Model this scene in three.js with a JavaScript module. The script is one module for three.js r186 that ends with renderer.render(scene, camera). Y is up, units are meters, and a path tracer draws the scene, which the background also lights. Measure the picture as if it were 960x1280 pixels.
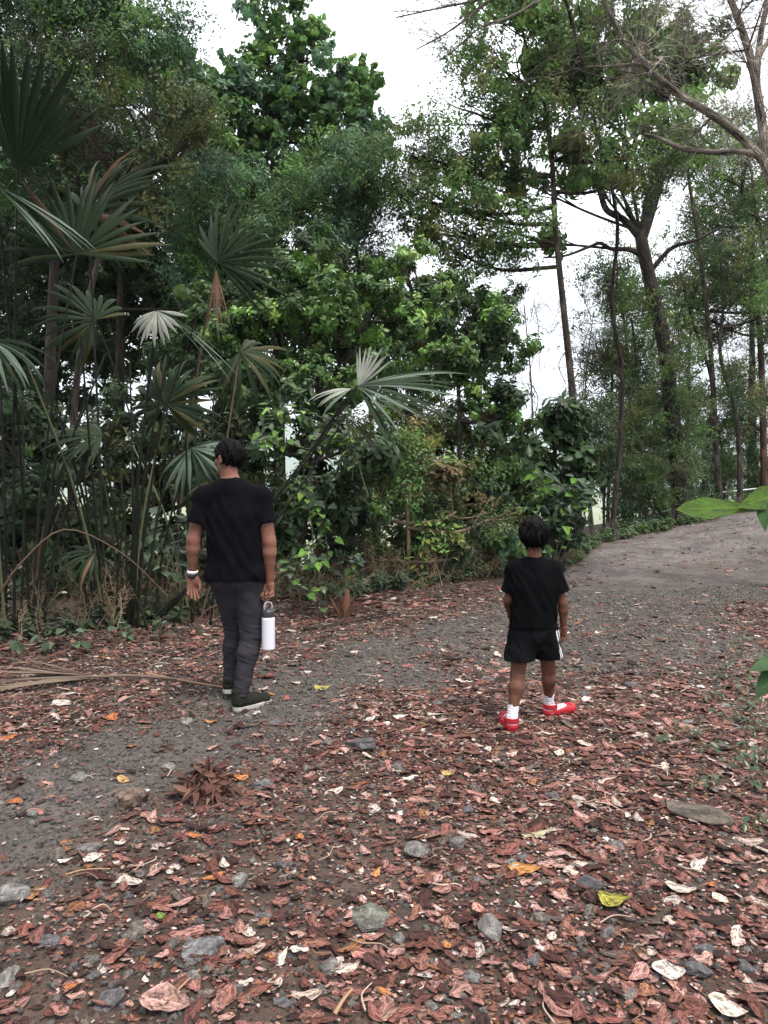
import * as THREE from 'three';
import { mergeGeometries } from 'three/addons/utils/BufferGeometryUtils.js';
import { createNoise3D } from 'simplex-noise';

// ---------------------------------------------------------------- camera, sky, sun, exposure
const scene = new THREE.Scene();
const FOCAL = 961, EYE = 1.55, PITCH = -3 * Math.PI / 180;          // focal length in pixels of a 960 x 1280 frame
const camera = new THREE.PerspectiveCamera(2 * Math.atan(640 / FOCAL) * 180 / Math.PI, 3 / 4, 0.05, 9000);
camera.position.set(0, EYE, 0);
camera.rotation.x = PITCH;
const renderer = new THREE.WebGLRenderer();
renderer.toneMapping = THREE.LinearToneMapping;
renderer.toneMappingExposure = 3.8;
renderer.shadowMap.enabled = true;

function rand(seed) { let s = seed >>> 0; return () => { s = (s + 0x6d2b79f5) >>> 0; let t = Math.imul(s ^ (s >>> 15), 1 | s); t = (t + Math.imul(t ^ (t >>> 7), 61 | t)) ^ t; return ((t ^ (t >>> 14)) >>> 0) / 4294967296; }; }
const noise = createNoise3D(rand(7));
const fbm = (x, y, z, o = 4) => { let s = 0, a = 0.5, f = 1; for (let i = 0; i < o; i++) { s += a * noise(x * f, y * f, z * f); a *= 0.5; f *= 2.03; } return s; };
const lerp = (a, b, t) => a + (b - a) * t, clamp = (x, a = 0, b = 1) => Math.min(b, Math.max(a, x));
const sstep = (a, b, x) => { const t = clamp((x - a) / (b - a)); return t * t * (3 - 2 * t); };

// an overcast sky: bright thin cloud, a little bluer towards the horizon
{
  const W = 512, Hh = 256, data = new Float32Array(W * Hh * 4);
  for (let j = 0; j < Hh; j++) for (let i = 0; i < W; i++) {
    const el = ((j + 0.5) / Hh - 0.5) * Math.PI, az = (i + 0.5) / W * 2 * Math.PI, c = Math.cos(el);
    const up = clamp(Math.sin(el)), n = 0.10 * fbm(Math.cos(az) * c * 1.6, Math.sin(el) * 2.4, Math.sin(az) * c * 1.6 + 4, 4);
    const L = 0.7 * (0.82 + 0.38 * up + n), k = (j * W + i) * 4, b = 1 - up;
    data[k] = L * (1 - 0.06 * b); data[k + 1] = L * (1 - 0.012 * b); data[k + 2] = L * (1.03 + 0.04 * b); data[k + 3] = 1;
  }
  const t = new THREE.DataTexture(data, W, Hh, THREE.RGBAFormat, THREE.FloatType);
  t.mapping = THREE.EquirectangularReflectionMapping; t.magFilter = THREE.LinearFilter; t.needsUpdate = true;
  scene.background = t; scene.environment = t;
}
const sun = new THREE.DirectionalLight(0xfff4e4, 1.5);
sun.position.set(6, 22, 3); sun.target.position.set(0, 0, -6);
sun.castShadow = true; sun.shadow.radius = 22;
Object.assign(sun.shadow.camera, { left: -25, right: 25, top: 25, bottom: -25, near: 1, far: 80 });
scene.add(sun, sun.target);

// ---------------------------------------------------------------- helpers
const V = (x, y, z) => new THREE.Vector3(x, y, z);
const taken = new Map();
function numbered(name) { const n = taken.get(name) ?? 0; taken.set(name, n + 1); return n ? name + '_' + String(n).padStart(3, '0') : name; }
function shadow(m) { m.castShadow = m.receiveShadow = true; return m; }
function thing(name, label, category, pos = V(0, 0, 0), group) {
  const o = new THREE.Group(); o.name = numbered(name); o.position.copy(pos);
  o.userData = { label, category }; if (group) o.userData.group = group;
  scene.add(o); return o;
}
function tag(o, label, category, group) { o.userData.label = label; o.userData.category = category; if (group) o.userData.group = group; return o; }
function part(name, geo, mat, parent) { const m = shadow(new THREE.Mesh(geo, mat)); m.name = name; parent.add(m); return m; }
function single(name, geo, mat, label, category, group, pos) { const m = shadow(new THREE.Mesh(geo, mat)); m.name = numbered(name); if (pos) m.position.copy(pos); scene.add(m); return tag(m, label, category, group); }
function structure(name, geo, mat) { const m = shadow(new THREE.Mesh(geo, mat)); m.name = name; m.userData.kind = 'structure'; scene.add(m); return m; }
function copies(name, geo, mat, list, parent = scene) {          // what nobody could count: one object of many small pieces
  const m = shadow(new THREE.InstancedMesh(geo, mat, list.length)); m.name = parent === scene ? numbered(name) : name;
  list.forEach(([mx, c], i) => { m.setMatrixAt(i, mx); if (c) m.setColorAt(i, c); });
  m.userData.kind = 'stuff'; parent.add(m); return m;
}
// a point in front of the camera: picture position (960 x 1280) and distance straight ahead in metres
function P(px, py, d) {
  const cx = (px - 480) / FOCAL, cy = (640 - py) / FOCAL, s = Math.sin(PITCH), c = Math.cos(PITCH);
  const y = cy * c + s, z = cy * s - c, k = d / -z;
  return V(cx * k, EYE + y * k, -d);
}
const ppm = (d) => FOCAL / d;                                      // pixels per metre at a distance
const col = (hex, k = 1) => new THREE.Color(hex).multiplyScalar(k);

// ---------------------------------------------------------------- the lie of the land
const EDGE = [[-30, -1], [-9, -3.6], [-6, -4.6], [-3.1, -6.3], [-2.15, -7.3], [-0.73, -8.6], [1.2, -10.2], [2.7, -11.6], [4.2, -14.6], [8, -17.6], [14, -20.4], [40, -24]];
function edgeZ(x) { for (let i = 1; i < EDGE.length; i++) if (x <= EDGE[i][0]) { const [a, b] = [EDGE[i - 1], EDGE[i]]; return lerp(a[1], b[1], clamp((x - a[0]) / (b[0] - a[0]))); } return -24; }
function ground(x, z) {
  const r = Math.hypot(x, z);
  let y = 0.03 * noise(x * 0.6, 0, z * 0.6) + 0.014 * noise(x * 1.9, 3, z * 1.9);
  if (r < 30) y += 0.006 * noise(x * 6, 5, z * 6);
  y += 0.10 * Math.max(0, x - 2.6) * sstep(-8, -14, z);            // the road climbs to the right
  y += 0.22 * sstep(2.3, 4.6, x - Math.max(0, -z - 5) * 0.45) * sstep(-16, -9, z);           // a low bank on the right
  const s = edgeZ(x) - z;                                          // metres behind the edge of the undergrowth
  y += 0.10 * sstep(-0.9, 0.5, s) * sstep(3.2, 1.5, x);
  if (s > 2.6) y -= 0.3 * (s - 2.6) ** 1.08 * sstep(2.6, 7, s);
  return Math.max(y, -70 + 5 * noise(x * 0.002, 1, z * 0.002));
}
function G(px, py) {                                               // where the sight line through a picture position meets the ground
  let d = 1.2; for (; d < 40; d += 0.02) { const p = P(px, py, d); if (p.y <= ground(p.x, p.z)) break; }
  const p = P(px, py, d); p.y = ground(p.x, p.z); return p;
}
const onGround = (x, z, up = 0) => V(x, ground(x, z) + up, z);

// ---------------------------------------------------------------- geometry builders
class Builder {
  constructor() { this.p = []; this.i = []; this.u = []; this.c = null; }
  v(x, y, z, u = 0, w = 0) { this.p.push(x, y, z); this.u.push(u, w); return this.p.length / 3 - 1; }
  t(a, b, c) { this.i.push(a, b, c); }
  q(a, b, c, d) { this.i.push(a, b, c, a, c, d); }
  geo() {
    const g = new THREE.BufferGeometry();
    g.setAttribute('position', new THREE.Float32BufferAttribute(this.p, 3)); g.setAttribute('uv', new THREE.Float32BufferAttribute(this.u, 2));
    if (this.c) g.setAttribute('color', new THREE.Float32BufferAttribute(this.c, 3));
    g.setIndex(this.i); g.computeVertexNormals(); return g;
  }
}
// a tapered, bent tube through points
function tubeInto(b, pts, r0, r1, radial = 6, segs = 0, power = 1, flare = 0) {
  const n = segs || Math.max(2, (pts.length - 1) * 4), curve = pts.length > 2 ? new THREE.CatmullRomCurve3(pts, false, 'centripetal') : null;
  const at = (t) => (curve ? curve.getPoint(t) : pts[0].clone().lerp(pts[1], t));
  const ring = []; let N = null, len = 0, last = null;
  for (let k = 0; k <= n; k++) {
    const t = k / n, c = at(t), T = at(Math.min(1, t + 0.01)).sub(at(Math.max(0, t - 0.01))).normalize();
    if (!N) N = Math.abs(T.y) < 0.9 ? V(0, 1, 0) : V(1, 0, 0);
    N = N.clone().addScaledVector(T, -N.dot(T)).normalize();
    const B = T.clone().cross(N), r = lerp(r0, r1, Math.pow(t, power)) * (1 + flare * Math.exp(-t * n * 0.9));
    if (last) len += c.distanceTo(last); last = c;
    const row = [];
    for (let j = 0; j <= radial; j++) { const a = j / radial * Math.PI * 2, x = Math.cos(a) * r, y = Math.sin(a) * r; row.push(b.v(c.x + N.x * x + B.x * y, c.y + N.y * x + B.y * y, c.z + N.z * x + B.z * y, j / radial, len)); }
    ring.push(row);
  }
  for (let k = 0; k < n; k++) for (let j = 0; j < radial; j++) b.q(ring[k][j], ring[k][j + 1], ring[k + 1][j + 1], ring[k + 1][j]);
  const e = at(1), m = b.v(e.x, e.y, e.z, 0.5, len); for (let j = 0; j < radial; j++) b.t(ring[n][j], ring[n][j + 1], m);
  return b;
}
const tube = (pts, r0, r1, radial, segs, power, flare) => tubeInto(new Builder(), pts, r0, r1, radial, segs, power, flare).geo();
// one leaf blade, folded along its midrib, at pos along dir
function leafInto(b, pos, dir, nor, L, W, fold = 0.25, bend = 0.15, shape = 0) {
  const d = dir.clone().normalize(), n = nor.clone().addScaledVector(d, -nor.dot(d)).normalize(), s = d.clone().cross(n);
  const st = shape === 1 ? [[0, 0.12], [0.12, 0.85], [0.35, 1], [0.72, 0.5], [1, 0]] : shape === 2 ? [[0, 0.1], [0.3, 0.6], [0.62, 1], [0.86, 0.62], [1, 0]] : [[0, 0.06], [0.28, 0.86], [0.55, 0.92], [0.82, 0.45], [1, 0]];
  const row = st.map(([t, w]) => {
    const c = pos.clone().addScaledVector(d, t * L).addScaledVector(n, -bend * L * t * t), h = w * W / 2, up = h * fold;
    const m = b.v(c.x, c.y, c.z, 0.5, t), l = b.v(c.x + s.x * h + n.x * up, c.y + s.y * h + n.y * up, c.z + s.z * h + n.z * up, 1, t), r = b.v(c.x - s.x * h + n.x * up, c.y - s.y * h + n.y * up, c.z - s.z * h + n.z * up, 0, t);
    return [m, l, r];
  });
  for (let k = 0; k < st.length - 1; k++) { const [a, c] = [row[k], row[k + 1]]; b.q(a[0], c[0], c[1], a[1]); b.q(a[0], a[2], c[2], c[0]); }
}
function unit(R) { const z = R() * 2 - 1, a = R() * 6.2832, r = Math.sqrt(1 - z * z); return V(r * Math.cos(a), z, r * Math.sin(a)); }
const UP = V(0, 1, 0), Q = (from, to) => new THREE.Quaternion().setFromUnitVectors(from, to);
const mat4 = (p, q, s) => new THREE.Matrix4().compose(p, q, typeof s === 'number' ? V(s, s, s) : s);

// twigs with leaves, growing along +y from the origin
function twig({ seed, n = 14, len = 0.35, L = 0.1, W = 0.045, shape = 0, droop = 0.2, lift = 0.45, stem = 0.003, fold = 0.25, spread = 1, opposite = false, sub = 0 }) {
  const R = rand(seed), b = new Builder();
  const axes = [[V(0, 0, 0), V(0, 1, 0), len]];
  for (let k = 0; k < sub; k++) { const a = k * 2.4 + R(), y = len * lerp(0.15, 0.75, k / Math.max(1, sub - 1)); axes.push([V(0, y, 0), V(Math.cos(a) * 0.8, 0.7, Math.sin(a) * 0.8).normalize(), len * lerp(0.65, 0.4, k / sub)]); }
  for (const [o, d, l] of axes) {
    const bendTo = o.clone().addScaledVector(d, l).add(V((R() - 0.5) * 0.2 * l, -droop * l * 0.5, (R() - 0.5) * 0.2 * l)), mid = o.clone().lerp(bendTo, 0.5).addScaledVector(d, l * 0.06);
    tubeInto(b, [o, mid, bendTo], stem, stem * 0.4, 3, 3);
    const c = new THREE.QuadraticBezierCurve3(o, mid, bendTo), m = Math.max(3, Math.round(n * l / len / (1 + sub * 0.55)));
    for (let i = 0; i < m; i++) {
      const t = lerp(0.15, 1, (i + 0.5 * R()) / m), a = opposite ? (i % 2) * Math.PI + (R() - 0.5) * 0.5 + Math.floor(i / 2) * 0.25 : i * 2.4 + R();
      const side = V(Math.cos(a) * spread, 0, Math.sin(a) * spread).applyQuaternion(Q(UP, d));
      const dir = side.addScaledVector(d, lift).add(V(0, -droop + (R() - 0.5) * 0.4, 0)).normalize(), s = lerp(0.7, 1.12, R());
      leafInto(b, c.getPoint(t), dir, V((R() - 0.5) * 0.9, 1, (R() - 0.5) * 0.9), L * s, W * s, fold, 0.1 + 0.2 * R(), shape);
    }
  }
  return b.geo();
}
function bareTwig(seed, len = 0.6, r = 0.004, kids = 6) {
  const R = rand(seed), b = new Builder();
  const go = (o, d, l, rr, depth) => {
    const e = o.clone().addScaledVector(d, l), m = o.clone().lerp(e, 0.5).add(unit(R).multiplyScalar(l * 0.12));
    tubeInto(b, [o, m, e], rr, rr * 0.4, 3, 4);
    if (depth) for (let i = 0; i < kids / (depth === 2 ? 1 : 2); i++) go(o.clone().lerp(e, lerp(0.2, 0.95, R())), d.clone().multiplyScalar(1.2).add(unit(R)).normalize(), l * lerp(0.3, 0.6, R()), rr * 0.6, depth - 1);
  };
  go(V(0, 0, 0), V(0, 1, 0), len, r, 2);
  return b.geo();
}

// ---------------------------------------------------------------- surfaces computed into textures
function dataTex(size, fn, srgb = true) {
  const d = new Uint8Array(size * size * 4);
  for (let y = 0; y < size; y++) for (let x = 0; x < size; x++) { const c = fn(x / size, y / size), k = (y * size + x) * 4; for (let j = 0; j < 3; j++) d[k + j] = clamp(c[j]) * 255; d[k + 3] = 255; }
  const t = new THREE.DataTexture(d, size, size); t.wrapS = t.wrapT = THREE.RepeatWrapping; t.magFilter = THREE.LinearFilter;
  if (srgb) t.colorSpace = THREE.SRGBColorSpace; t.needsUpdate = true; return t;
}
// noise that repeats after one tile, with about f bumps along a side
const lattice = (() => { const R = rand(17), t = new Float32Array(4096); for (let i = 0; i < 4096; i++) t[i] = R() * 2 - 1; return t; })();
function tiled(u, v, f, z = 0) {
  const n = Math.max(2, Math.round(f)), x = (((u % 1) + 1) % 1) * n, y = (((v % 1) + 1) % 1) * n, i = Math.floor(x), j = Math.floor(y), a = x - i, b = y - j, p = a * a * (3 - 2 * a), q = b * b * (3 - 2 * b);
  const h = (c, d) => lattice[((c % n) * 131 + (d % n) * 977 + z * 379 + n * 53) & 4095];
  return lerp(lerp(h(i, j), h(i + 1, j), p), lerp(h(i, j + 1), h(i + 1, j + 1), p), q);
}
const gritHeight = (() => {                                          // grit: small rounded grains of several sizes
  const S = 768, h = new Float32Array(S * S), tone = new Float32Array(S * S).fill(0.5), R = rand(31);
  for (const [count, r0, r1] of [[5200, 1.2, 2.6], [1500, 2.4, 5], [240, 5, 10]]) for (let k = 0; k < count; k++) {
    const cx = R() * S, cy = R() * S, r = lerp(r0, r1, R() * R()), e = lerp(0.6, 1, R()), an = R() * 3.14, tn = R(), ca = Math.cos(an), sa = Math.sin(an), q = Math.ceil(r / e) + 1;
    for (let y = -q; y <= q; y++) for (let x = -q; x <= q; x++) {
      const a = (x * ca + y * sa) * e, b = (-x * sa + y * ca), d = Math.sqrt(a * a + b * b) / r; if (d > 1) continue;
      const i = ((Math.floor(cy + y) + S) % S) * S + (Math.floor(cx + x) + S) % S, z = Math.sqrt(1 - d * d) * r / 10;
      if (z > h[i]) { h[i] = z; tone[i] = tn; }
    }
  }
  return { S, h, tone };
})();
const gritAt = (u, v) => { const { S, h, tone } = gritHeight, i = (Math.floor(v * S) % S) * S + Math.floor(u * S) % S; return [h[i], tone[i]]; };
const soilMap = dataTex(768, (u, v) => { const [h, t] = gritAt(u, v), n = 0.5 + 0.35 * tiled(u, v, 9) + 0.25 * tiled(u, v, 40, 2), g = h > 0.04 ? lerp(0.5, 0.92, t) : lerp(0.52, 0.8, clamp(n)); return [g, g * lerp(0.95, 1, t), g * lerp(0.9, 1, t)]; });
const soilBump = dataTex(768, (u, v) => { const [h] = gritAt(u, v), n = 0.5 + 0.5 * tiled(u, v, 30, 5); const g = 0.15 + h * 0.8 + n * 0.18; return [g, g, g]; }, false);
const barkMap = dataTex(256, (u, v) => { const n = 0.62 + 0.3 * tiled(u, v, 5) + 0.3 * noise(Math.cos(u * 6.283) * 3, Math.sin(u * 6.283) * 3, v * 3) + 0.16 * tiled(u, v, 40, 3); return [n, n * 0.98, n * 0.95]; });
const barkBump = dataTex(256, (u, v) => { const n = 0.5 + 0.4 * noise(Math.cos(u * 6.283) * 4, Math.sin(u * 6.283) * 4, v * 2.5) + 0.25 * tiled(u, v, 50, 3); return [n, n, n]; }, false);
const veinMap = dataTex(128, (u, v) => { const m = Math.abs(u - 0.5), s = Math.abs(((v * 9 - m * 5) % 1 + 1) % 1 - 0.5) * 2, r = m < 0.03 ? 1.0 : 0.78 + 0.1 * (s > 0.86 ? 1 : 0) + 0.12 * tiled(u, v, 8) + 0.1 * tiled(u, v, 26, 7); return [r, r, r * 0.97]; });
const dryMap = dataTex(128, (u, v) => { const m = Math.abs(u - 0.5), s = Math.abs(((v * 8 - m * 5) % 1 + 1) % 1 - 0.5) * 2, r = m < 0.03 ? 1.0 : 0.74 + 0.1 * (s > 0.84 ? 1 : 0) + 0.22 * tiled(u, v, 7) + 0.16 * tiled(u, v, 22, 7), q = tiled(u, v, 14, 9) > 0.45 ? 0.7 : 1; return [r * q, r * q * 0.98, r * q * 0.97]; });
const weaveBump = dataTex(128, (u, v) => { const n = 0.5 + 0.22 * Math.sin(u * 402) + 0.22 * Math.sin(v * 402) + 0.2 * tiled(u, v, 30); return [n, n, n]; }, false);
const stoneMap = dataTex(256, (u, v) => { const n = 0.72 + 0.25 * tiled(u, v, 6) + 0.16 * tiled(u, v, 25, 2) + 0.1 * tiled(u, v, 70, 4); return [n, n, n]; });

const phys = (o) => new THREE.MeshPhysicalMaterial(o), std = (o) => new THREE.MeshStandardMaterial(o);
const leafMat = (hex = 0xffffff, o = {}) => phys({ color: hex, roughness: 1, specularIntensity: 0.5, clearcoat: 0.18, clearcoatRoughness: 0.4, transmission: 0.45, map: veinMap, side: THREE.DoubleSide, ...o });
const M = {
  leaf: leafMat(), dull: leafMat(0xffffff, { clearcoat: 0.05, clearcoatRoughness: 0.5 }), gloss: leafMat(0xffffff, { clearcoat: 0.4, clearcoatRoughness: 0.3, transmission: 0.2 }),
  litter: phys({ roughness: 0.8, specularIntensity: 0.45, map: dryMap, side: THREE.DoubleSide }), stone: std({ roughness: 0.85, map: stoneMap, bumpMap: stoneMap, bumpScale: 0.004 }),
  bark: std({ color: 0x5a5048, roughness: 0.95, map: barkMap, bumpMap: barkBump, bumpScale: 0.02 }), darkBark: std({ color: 0x383029, roughness: 0.95, map: barkMap, bumpMap: barkBump, bumpScale: 0.02 }),
  greyBark: std({ color: 0xa39b92, roughness: 0.95, map: barkMap, bumpMap: barkBump, bumpScale: 0.015 }), twig: std({ color: 0x6b5d4c, roughness: 0.95 }), dryTwig: std({ color: 0x77654f, roughness: 0.95 }),
};

// ---------------------------------------------------------------- the ground
const TRACK = [[-60, 1060], [60, 1000], [250, 925], [420, 850], [560, 795], [690, 760], [780, 735], [860, 715]].map(([x, y]) => G(x, y));
const PATCH = [[650, 812], [760, 806], [850, 803]].map(([x, y]) => G(x, y));
const lineDist = (pts, x, z) => { let m = 1e9; for (let i = 1; i < pts.length; i++) { const a = pts[i - 1], b = pts[i], dx = b.x - a.x, dz = b.z - a.z, t = clamp(((x - a.x) * dx + (z - a.z) * dz) / (dx * dx + dz * dz)); m = Math.min(m, Math.hypot(x - a.x - dx * t, z - a.z - dz * t)); } return m; };
const SPUR = [[560, 800], [700, 788], [800, 768], [890, 735], [960, 712]].map(([x, y]) => G(x, y));
const ROADNEAR = [[700, 722], [783, 724], [873, 706], [960, 693], [1100, 672]].map(([x, y]) => G(x, y));
function roadness(x, z) {                                            // 1 on the grey road beyond the path
  let zn = -8; if (x < ROADNEAR[0].x) return 0;
  for (let i = 1; i < ROADNEAR.length; i++) if (x <= ROADNEAR[i].x) { const a = ROADNEAR[i - 1], b = ROADNEAR[i]; zn = lerp(a.z, b.z, (x - a.x) / (b.x - a.x)); break; } else zn = ROADNEAR[i].z;
  return sstep(zn + 0.5, zn - 0.4, z + 0.35 * noise(x * 0.9, 2, z * 0.9)) * sstep(-0.4, 0.15, z - edgeZ(x));
}
function bareness(x, z) {                                            // worn places with little litter
  const w = 0.35 * noise(x * 0.9, 8, z * 0.9), t = sstep(0.95, 0.25, lineDist(TRACK, x, z) + w), p = sstep(1.2, 0.3, lineDist(PATCH, x, z) + w);
  return Math.max(t, p * 0.9, 0.9 * sstep(1.3, 0.3, lineDist(SPUR, x, z) + w));
}
{
  const axis = (a, b, step, far) => { const l = []; for (let x = a; x <= b + 1e-6; x += step) l.push(x); let s = step; for (let x = b; x < far;) { s *= 1.16; x += s; l.push(x); } s = step; for (let x = a; x > -far;) { s *= 1.16; x -= s; l.unshift(x); } return l; };
  const X = axis(-6, 8, 0.08, 5000), Z = axis(-19, 0.6, 0.08, 5000), b = new Builder(); b.c = [];
  const path = col(0x5a4a42), grey = col(0x7d7879), worn = col(0x686361), forest = col(0x5a4a42), field = col(0x97a670), c = new THREE.Color();
  for (const z of Z) for (const x of X) {
    b.v(x, ground(x, z), z, x / 1.1, z / 1.1);
    const s = edgeZ(x) - z;
    c.copy(path).lerp(worn, bareness(x, z)).lerp(grey, roadness(x, z)).lerp(forest, sstep(-0.3, 0.7, s)).lerp(field, sstep(14, 60, s));
    c.multiplyScalar(1 + 0.28 * noise(x * 1.3, 12, z * 1.3) + 0.18 * noise(x * 4, 14, z * 4));
    b.c.push(c.r, c.g, c.b);
  }
  for (let j = 0; j < Z.length - 1; j++) for (let i = 0; i < X.length - 1; i++) { const a = j * X.length + i; b.q(a, a + X.length, a + X.length + 1, a + 1); }
  structure('ground', b.geo(), std({ vertexColors: true, roughness: 0.95, map: soilMap, bumpMap: soilBump, bumpScale: 0.014 }));
}
// hills across the valley
{
  const b = new Builder(), n = 90, rows = [];
  for (let k = 0; k < 4; k++) { const row = []; for (let i = 0; i <= n; i++) { const a = lerp(-1.5, 1.5, i / n), r = 2600 + k * 500, h = k === 0 ? -80 : (k === 3 ? -60 : 1) * 0 + [0, 90, 190, 120][k] * (1 + 0.5 * fbm(a * 4, k, 0)) + 40 * fbm(a * 14, k, 3); row.push(b.v(Math.sin(a) * r, h, -Math.cos(a) * r, a * 40, k * 4)); } rows.push(row); }
  for (let k = 0; k < 3; k++) for (let i = 0; i < n; i++) b.q(rows[k][i], rows[k][i + 1], rows[k + 1][i + 1], rows[k + 1][i]);
  structure('hills', b.geo(), std({ color: 0x4d6347, roughness: 1 }));
}
scene.fog = new THREE.FogExp2(0xdfe8f2, 0.00022);

// ---------------------------------------------------------------- leaf litter, grit and stones
function dryLeaf(seed, torn) {                                       // about 1 long, lying in the xz plane
  const R = rand(seed), b = new Builder(), n = 6, curl = lerp(-0.5, 0.8, R()), fold = lerp(-0.3, 0.35, R()), twist = (R() - 0.5) * 1.1, W = lerp(0.45, 0.78, R()), rows = [], end = torn ? lerp(0.55, 0.85, R()) : 1, fat = lerp(0.6, 1.1, R());
  for (let k = 0; k <= n; k++) {
    const t = k / n * end, w = Math.pow(Math.sin(Math.PI * Math.pow(clamp(t, 0.02, 0.985), fat)), 0.75) * W / 2, wl = w * (torn ? lerp(0.35, 1.2, R()) : lerp(0.84, 1.12, R())), wr = w * (torn ? lerp(0.35, 1.2, R()) : lerp(0.84, 1.12, R()));
    const z = (t - 0.5), y = curl * (t - 0.5) ** 2 * 0.8, tw = twist * (t - 0.5), x = 0.08 * Math.sin(t * 3 + seed), wav = 0.1 * (R() - 0.5);
    rows.push([b.v(x - wl * Math.cos(tw), y + wl * (fold + Math.sin(tw)) + wav, z, 0, t), b.v(x - wl * 0.5, y + wl * 0.5 * (fold * 0.6 + Math.sin(tw)), z, 0.25, t), b.v(x, y, z, 0.5, t), b.v(x + wr * 0.5, y + wr * 0.5 * (fold * 0.6 - Math.sin(tw)), z, 0.75, t), b.v(x + wr * Math.cos(tw), y + wr * (fold - Math.sin(tw)) - wav, z, 1, t)]);
  }
  for (let k = 0; k < n; k++) for (let j = 0; j < 4; j++) b.q(rows[k][j], rows[k][j + 1], rows[k + 1][j + 1], rows[k + 1][j]);
  if (!torn) tubeInto(b, [V(rows[0] ? 0.08 * Math.sin(seed) : 0, curl * 0.2, -0.49), V(0.05, curl * 0.22, -0.58), V(0.04, curl * 0.22 + 0.03, -0.66)], 0.009, 0.006, 3, 2);
  return b.geo();
}
function chip(seed) {                                                // a scrap of dry leaf
  const R = rand(seed), b = new Builder(), n = 7 + Math.floor(R() * 3), ring = [], mid = [], bx = (R() - 0.5) * 0.7, bz = (R() - 0.5) * 0.7, c = b.v(0, 0, 0, 0.5, 0.5);
  for (let i = 0; i < n; i++) { const a = (i + 0.55 * R()) / n * 6.2832, r = lerp(0.24, 0.6, R()), x = Math.cos(a) * r * 0.8, z = Math.sin(a) * r; ring.push(b.v(x, bx * x * x * 1.6 + bz * z * z * 1.4 + bx * bz * x * z * 2 + 0.07 * (R() - 0.5), z, 0.5 + 0.45 * Math.cos(a), 0.5 + 0.45 * Math.sin(a))); }
  for (let i = 0; i < n; i++) b.t(c, ring[(i + 1) % n], ring[i]);
  return b.geo();
}
function pebble(seed, detail = 1, sharp = 0.35) {
  const R = rand(seed), o = R() * 50, g = new THREE.IcosahedronGeometry(0.5, detail), p = g.attributes.position, cuts = [...Array(6)].map(() => [unit(R), lerp(0.26, 0.44, R())]);
  for (let i = 0; i < p.count; i++) {
    const v = V(p.getX(i), p.getY(i), p.getZ(i)); v.multiplyScalar(1 + sharp * noise(v.x * 1.7 + o, v.y * 1.7, v.z * 1.7));
    for (const [d, c] of cuts) { const e = v.dot(d) - c; if (e > 0) v.addScaledVector(d, -e * 0.85); }
    p.setXYZ(i, v.x, v.y, v.z);
  }
  const uv = new Float32Array(p.count * 2), e1 = V(), e2 = V();
  for (let i = 0; i < p.count; i += 3) {
    e1.set(p.getX(i + 1) - p.getX(i), p.getY(i + 1) - p.getY(i), p.getZ(i + 1) - p.getZ(i)); e2.set(p.getX(i + 2) - p.getX(i), p.getY(i + 2) - p.getY(i), p.getZ(i + 2) - p.getZ(i)); e1.cross(e2);
    const ax = Math.abs(e1.x), ay = Math.abs(e1.y), az = Math.abs(e1.z), w = ax > ay && ax > az ? 0 : ay > az ? 1 : 2;
    for (let k = i; k < i + 3; k++) { uv[2 * k] = (w === 0 ? p.getZ(k) : p.getX(k)) * 0.9 + o; uv[2 * k + 1] = (w === 1 ? p.getZ(k) : p.getY(k)) * 0.9 + 0.3 * w; }
  }
  g.setAttribute('uv', new THREE.BufferAttribute(uv, 2));
  // smooth normals, softened facets
  g.computeVertexNormals(); return g;
}
const LITTER = [[0x67443d, 16], [0x775048, 16], [0x865f56, 13], [0x482f2b, 15], [0x9b746c, 11], [0x362623, 12], [0xae8c85, 8], [0x8f6549, 3], [0xbdafa7, 5], [0xd2cbc5, 2], [0x655c56, 9]];
const litterSum = LITTER.reduce((s, l) => s + l[1], 0);
function litterColor(R) { let k = R() * litterSum; for (const [h, w] of LITTER) if ((k -= w) < 0) return col(h, lerp(0.8, 1.2, R())).offsetHSL((R() - 0.5) * 0.02, (R() - 0.5) * 0.1, 0); return col(0x7d4d43); }
const flat = (R, tilt) => new THREE.Quaternion().setFromEuler(new THREE.Euler((R() - 0.5) * tilt, R() * 6.2832, (R() - 0.5) * tilt, 'YXZ'));
function litterDensity(x, z) {
  const s = edgeZ(x) - z; let d = 0.75 + 0.25 * sstep(-0.6, 1.2, x) + 0.25 * noise(x * 0.8, 20, z * 0.8) + 0.3 * noise(x * 3, 22, z * 3) + 0.2 * noise(x * 9, 23, z * 9);
  d += 0.5 * sstep(-1.6, -0.3, s) * sstep(3.2, 2.2, x);              // drifts along the undergrowth
  d *= 0.88; d *= 1 - 0.86 * bareness(x, z); d *= 1 - 0.7 * roadness(x, z); d *= 1 - 0.38 * sstep(0.3, -0.8, x) * sstep(-5, -3, z);
  d *= 1 - 0.35 * sstep(-6.5, -9, z) * sstep(1, 3, x);
  return d * sstep(2.2, 0.6, s);
}
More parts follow.
